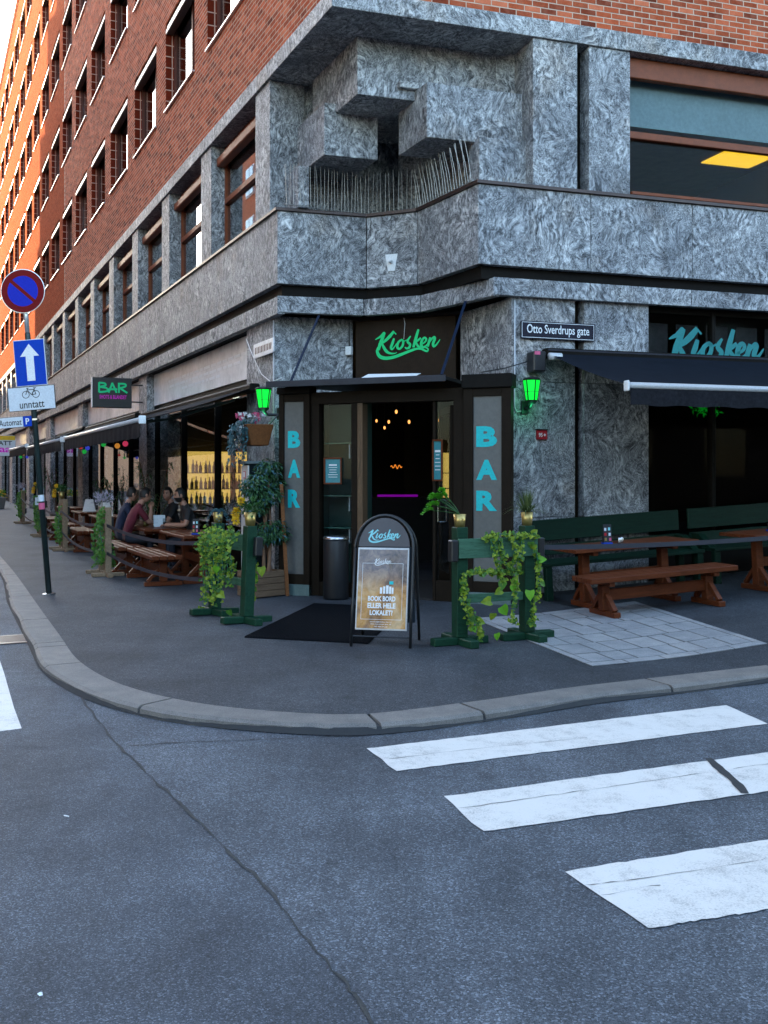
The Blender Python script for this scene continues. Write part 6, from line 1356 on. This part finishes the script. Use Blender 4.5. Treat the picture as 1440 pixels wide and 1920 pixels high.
    for i in range(8):
        a = math.radians(8 + 15 * i)
        for k_ in range(20):
            ph = 6.2832 * k_ / 20; front = math.sin(ph); lim = math.radians(58 if front > .35 else (100 if front > -.3 else 118)); aa = min(a, lim)
            v = Vector((.084 * math.sin(aa) * math.cos(ph), .101 * math.sin(aa) * math.sin(ph) - .004, .132 * math.cos(aa) + .004)); v += v.normalized() * rnd.uniform(-.002, .005); vs.append(hc + T @ v)
    hm.add(vs, [(i * 20 + k_, (i + 1) * 20 + k_, (i + 1) * 20 + (k_ + 1) % 20, i * 20 + (k_ + 1) % 20) for i in range(7) for k_ in range(20)] + [tuple(range(20))])
    hm.build('hair', MT['hair'], q, smooth=True)
    if beard:
        hm = M(); vs = []
        for i in range(5):
            z = -.03 - .021 * i
            for k_ in range(13): ph = math.radians(-20 + 220 * k_ / 12); rr = math.sqrt(max(0, 1 - (z / .128) ** 2)); sh = 1 - .9 * (-z - .02) * 3; vs.append(hc + T @ Vector((.080 * rr * math.cos(ph) * sh, .098 * rr * math.sin(ph) + .014, z)))
        hm.add(vs, [(i * 13 + k_, (i + 1) * 13 + k_, (i + 1) * 13 + k_ + 1, i * 13 + k_ + 1) for i in range(4) for k_ in range(12)]); hm.build('beard', MT['hair'], q, smooth=True)
    return q
def pose(lean=.10, wl=(-.10, .42, .80), wr=(.10, .42, .80), el=(-.26, .26, .80), er=(.26, .26, .80), feet=.38, ty=0.):
    J = dict(pelvis=(0, 0, .56), spine=(0, lean * .35, .76), chest=(0, lean, .98), neck=(0, lean * 1.35, 1.15), skull=(0, lean * 1.5 + .01, 1.22))
    for s, sd_, w_, e_ in ((-1, 'l', wl, el), (1, 'r', wr, er)):
        W1, E1 = Vector(w_), Vector(e_); d = (W1 - E1).normalized()
        J.update({'sh_' + sd_: (s * .175, lean * 1.05, 1.065), 'el_' + sd_: e_, 'wr_' + sd_: w_, 'palm_' + sd_: tuple(W1 + d * .075), 'hip_' + sd_: (s * .10, .04, .54), 'kn_' + sd_: (s * .15, .44, .52), 'an_' + sd_: (s * .15, feet, .09), 'toe_' + sd_: (s * .17, feet + .16, .035)})
    return J
inw, outw = rotof(-nL) - math.pi / 2, rotof(nL) - math.pi / 2
gm = 'men seated at the table under the awning'
person('man in a maroon T-shirt leaning on the table with a hand at his mouth', onG(Lw(6.02, 1.50)), inw, 'maroon', pose(.22, wr=(-.02, .48, 1.06), er=(.14, .42, .80), wl=(-.12, .50, .80), el=(-.24, .28, .80)), look=.15, nod=-.12, group=gm)
person('man in a navy polo shirt half hidden behind the maroon shirt', onG(Lw(6.75, 1.50)), inw, 'navyshirt', pose(.16), look=.1, nod=-.05, group=gm)
person('man in a dark grey T-shirt seen from the side facing left', onG(Lw(5.35, .42)), outw, 'greyshirt', pose(.14, wl=(-.06, .46, .80), wr=(.16, .36, .80), el=(-.26, .22, .80), er=(.27, .14, .78)), look=-.05, nod=-.10, beard=True, group=gm)
person('man in a black T-shirt facing the street across the table', onG(Lw(6.55, .42)), outw, 'blackshirt', pose(.10), look=.75, nod=-.02, group=gm)

# ------------------------------------------------------------------ litter on the ground
for k, (px, py, lb) in enumerate(((125, 1533, 'white cigarette end lying on the smooth asphalt'), (75, 1868, 'crumpled white scrap on the asphalt near the bottom left'), (305, 1333, 'pale scrap in the gutter by the kerb joint'), (1167, 1310, 'orange leaf scrap at the right kerb'))):
    p = G(px, py, RD) + Vector((0, 0, .006)); q = thing('litter', lb, 'litter', p, rnd.uniform(0, 3)); m = M()
    if k == 0: m.tube([(-.022, 0, .004), (.012, .002, .004), (.022, .004, .004)], .0045, 7)
    else: m.add([(-.014, -.01, 0), (.012, -.013, .003), (.017, .008, .001), (-.004, .014, .008), (-.018, .006, .002), (0, 0, .012)], [(0, 1, 5), (1, 2, 5), (2, 3, 5), (3, 4, 5), (4, 0, 5)])
    o = m.build('scrap', MT['yellow' if k == 3 else 'frostw'], q); o.scale = (.7, .7, .7)

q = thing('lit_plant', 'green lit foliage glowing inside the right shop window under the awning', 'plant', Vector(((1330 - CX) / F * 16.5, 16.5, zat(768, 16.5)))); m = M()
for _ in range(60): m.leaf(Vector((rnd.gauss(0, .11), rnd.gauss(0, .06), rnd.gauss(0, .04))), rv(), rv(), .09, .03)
m.build('foliage', MT['glowleaf'], q, recalc=False); m = M(); m.tube([(0, 0, 0), (0, 0, 1.0)], .006, 5); m.build('cord', MT['black'], q)  # leaves emit by themselves, standing in for a green glow behind the glass

for pts in (((845, 1520), (1000, 1498), (1180, 1472), (1330, 1450)), ((1350, 1447), (1440, 1434)), ((1100, 1662), (1240, 1645), (1440, 1612)), ((1130, 1682), (1235, 1662)), ((730, 1425), (900, 1405), (1100, 1385))):
    strip('paint_crack', [p + Vector((rnd.uniform(-.006, .006), rnd.uniform(-.006, .006), 0)) for p in catmull([G(x, y, RD) for x, y in pts] , 7)], .0035, MT['seam2'], RD + .0075, .9)
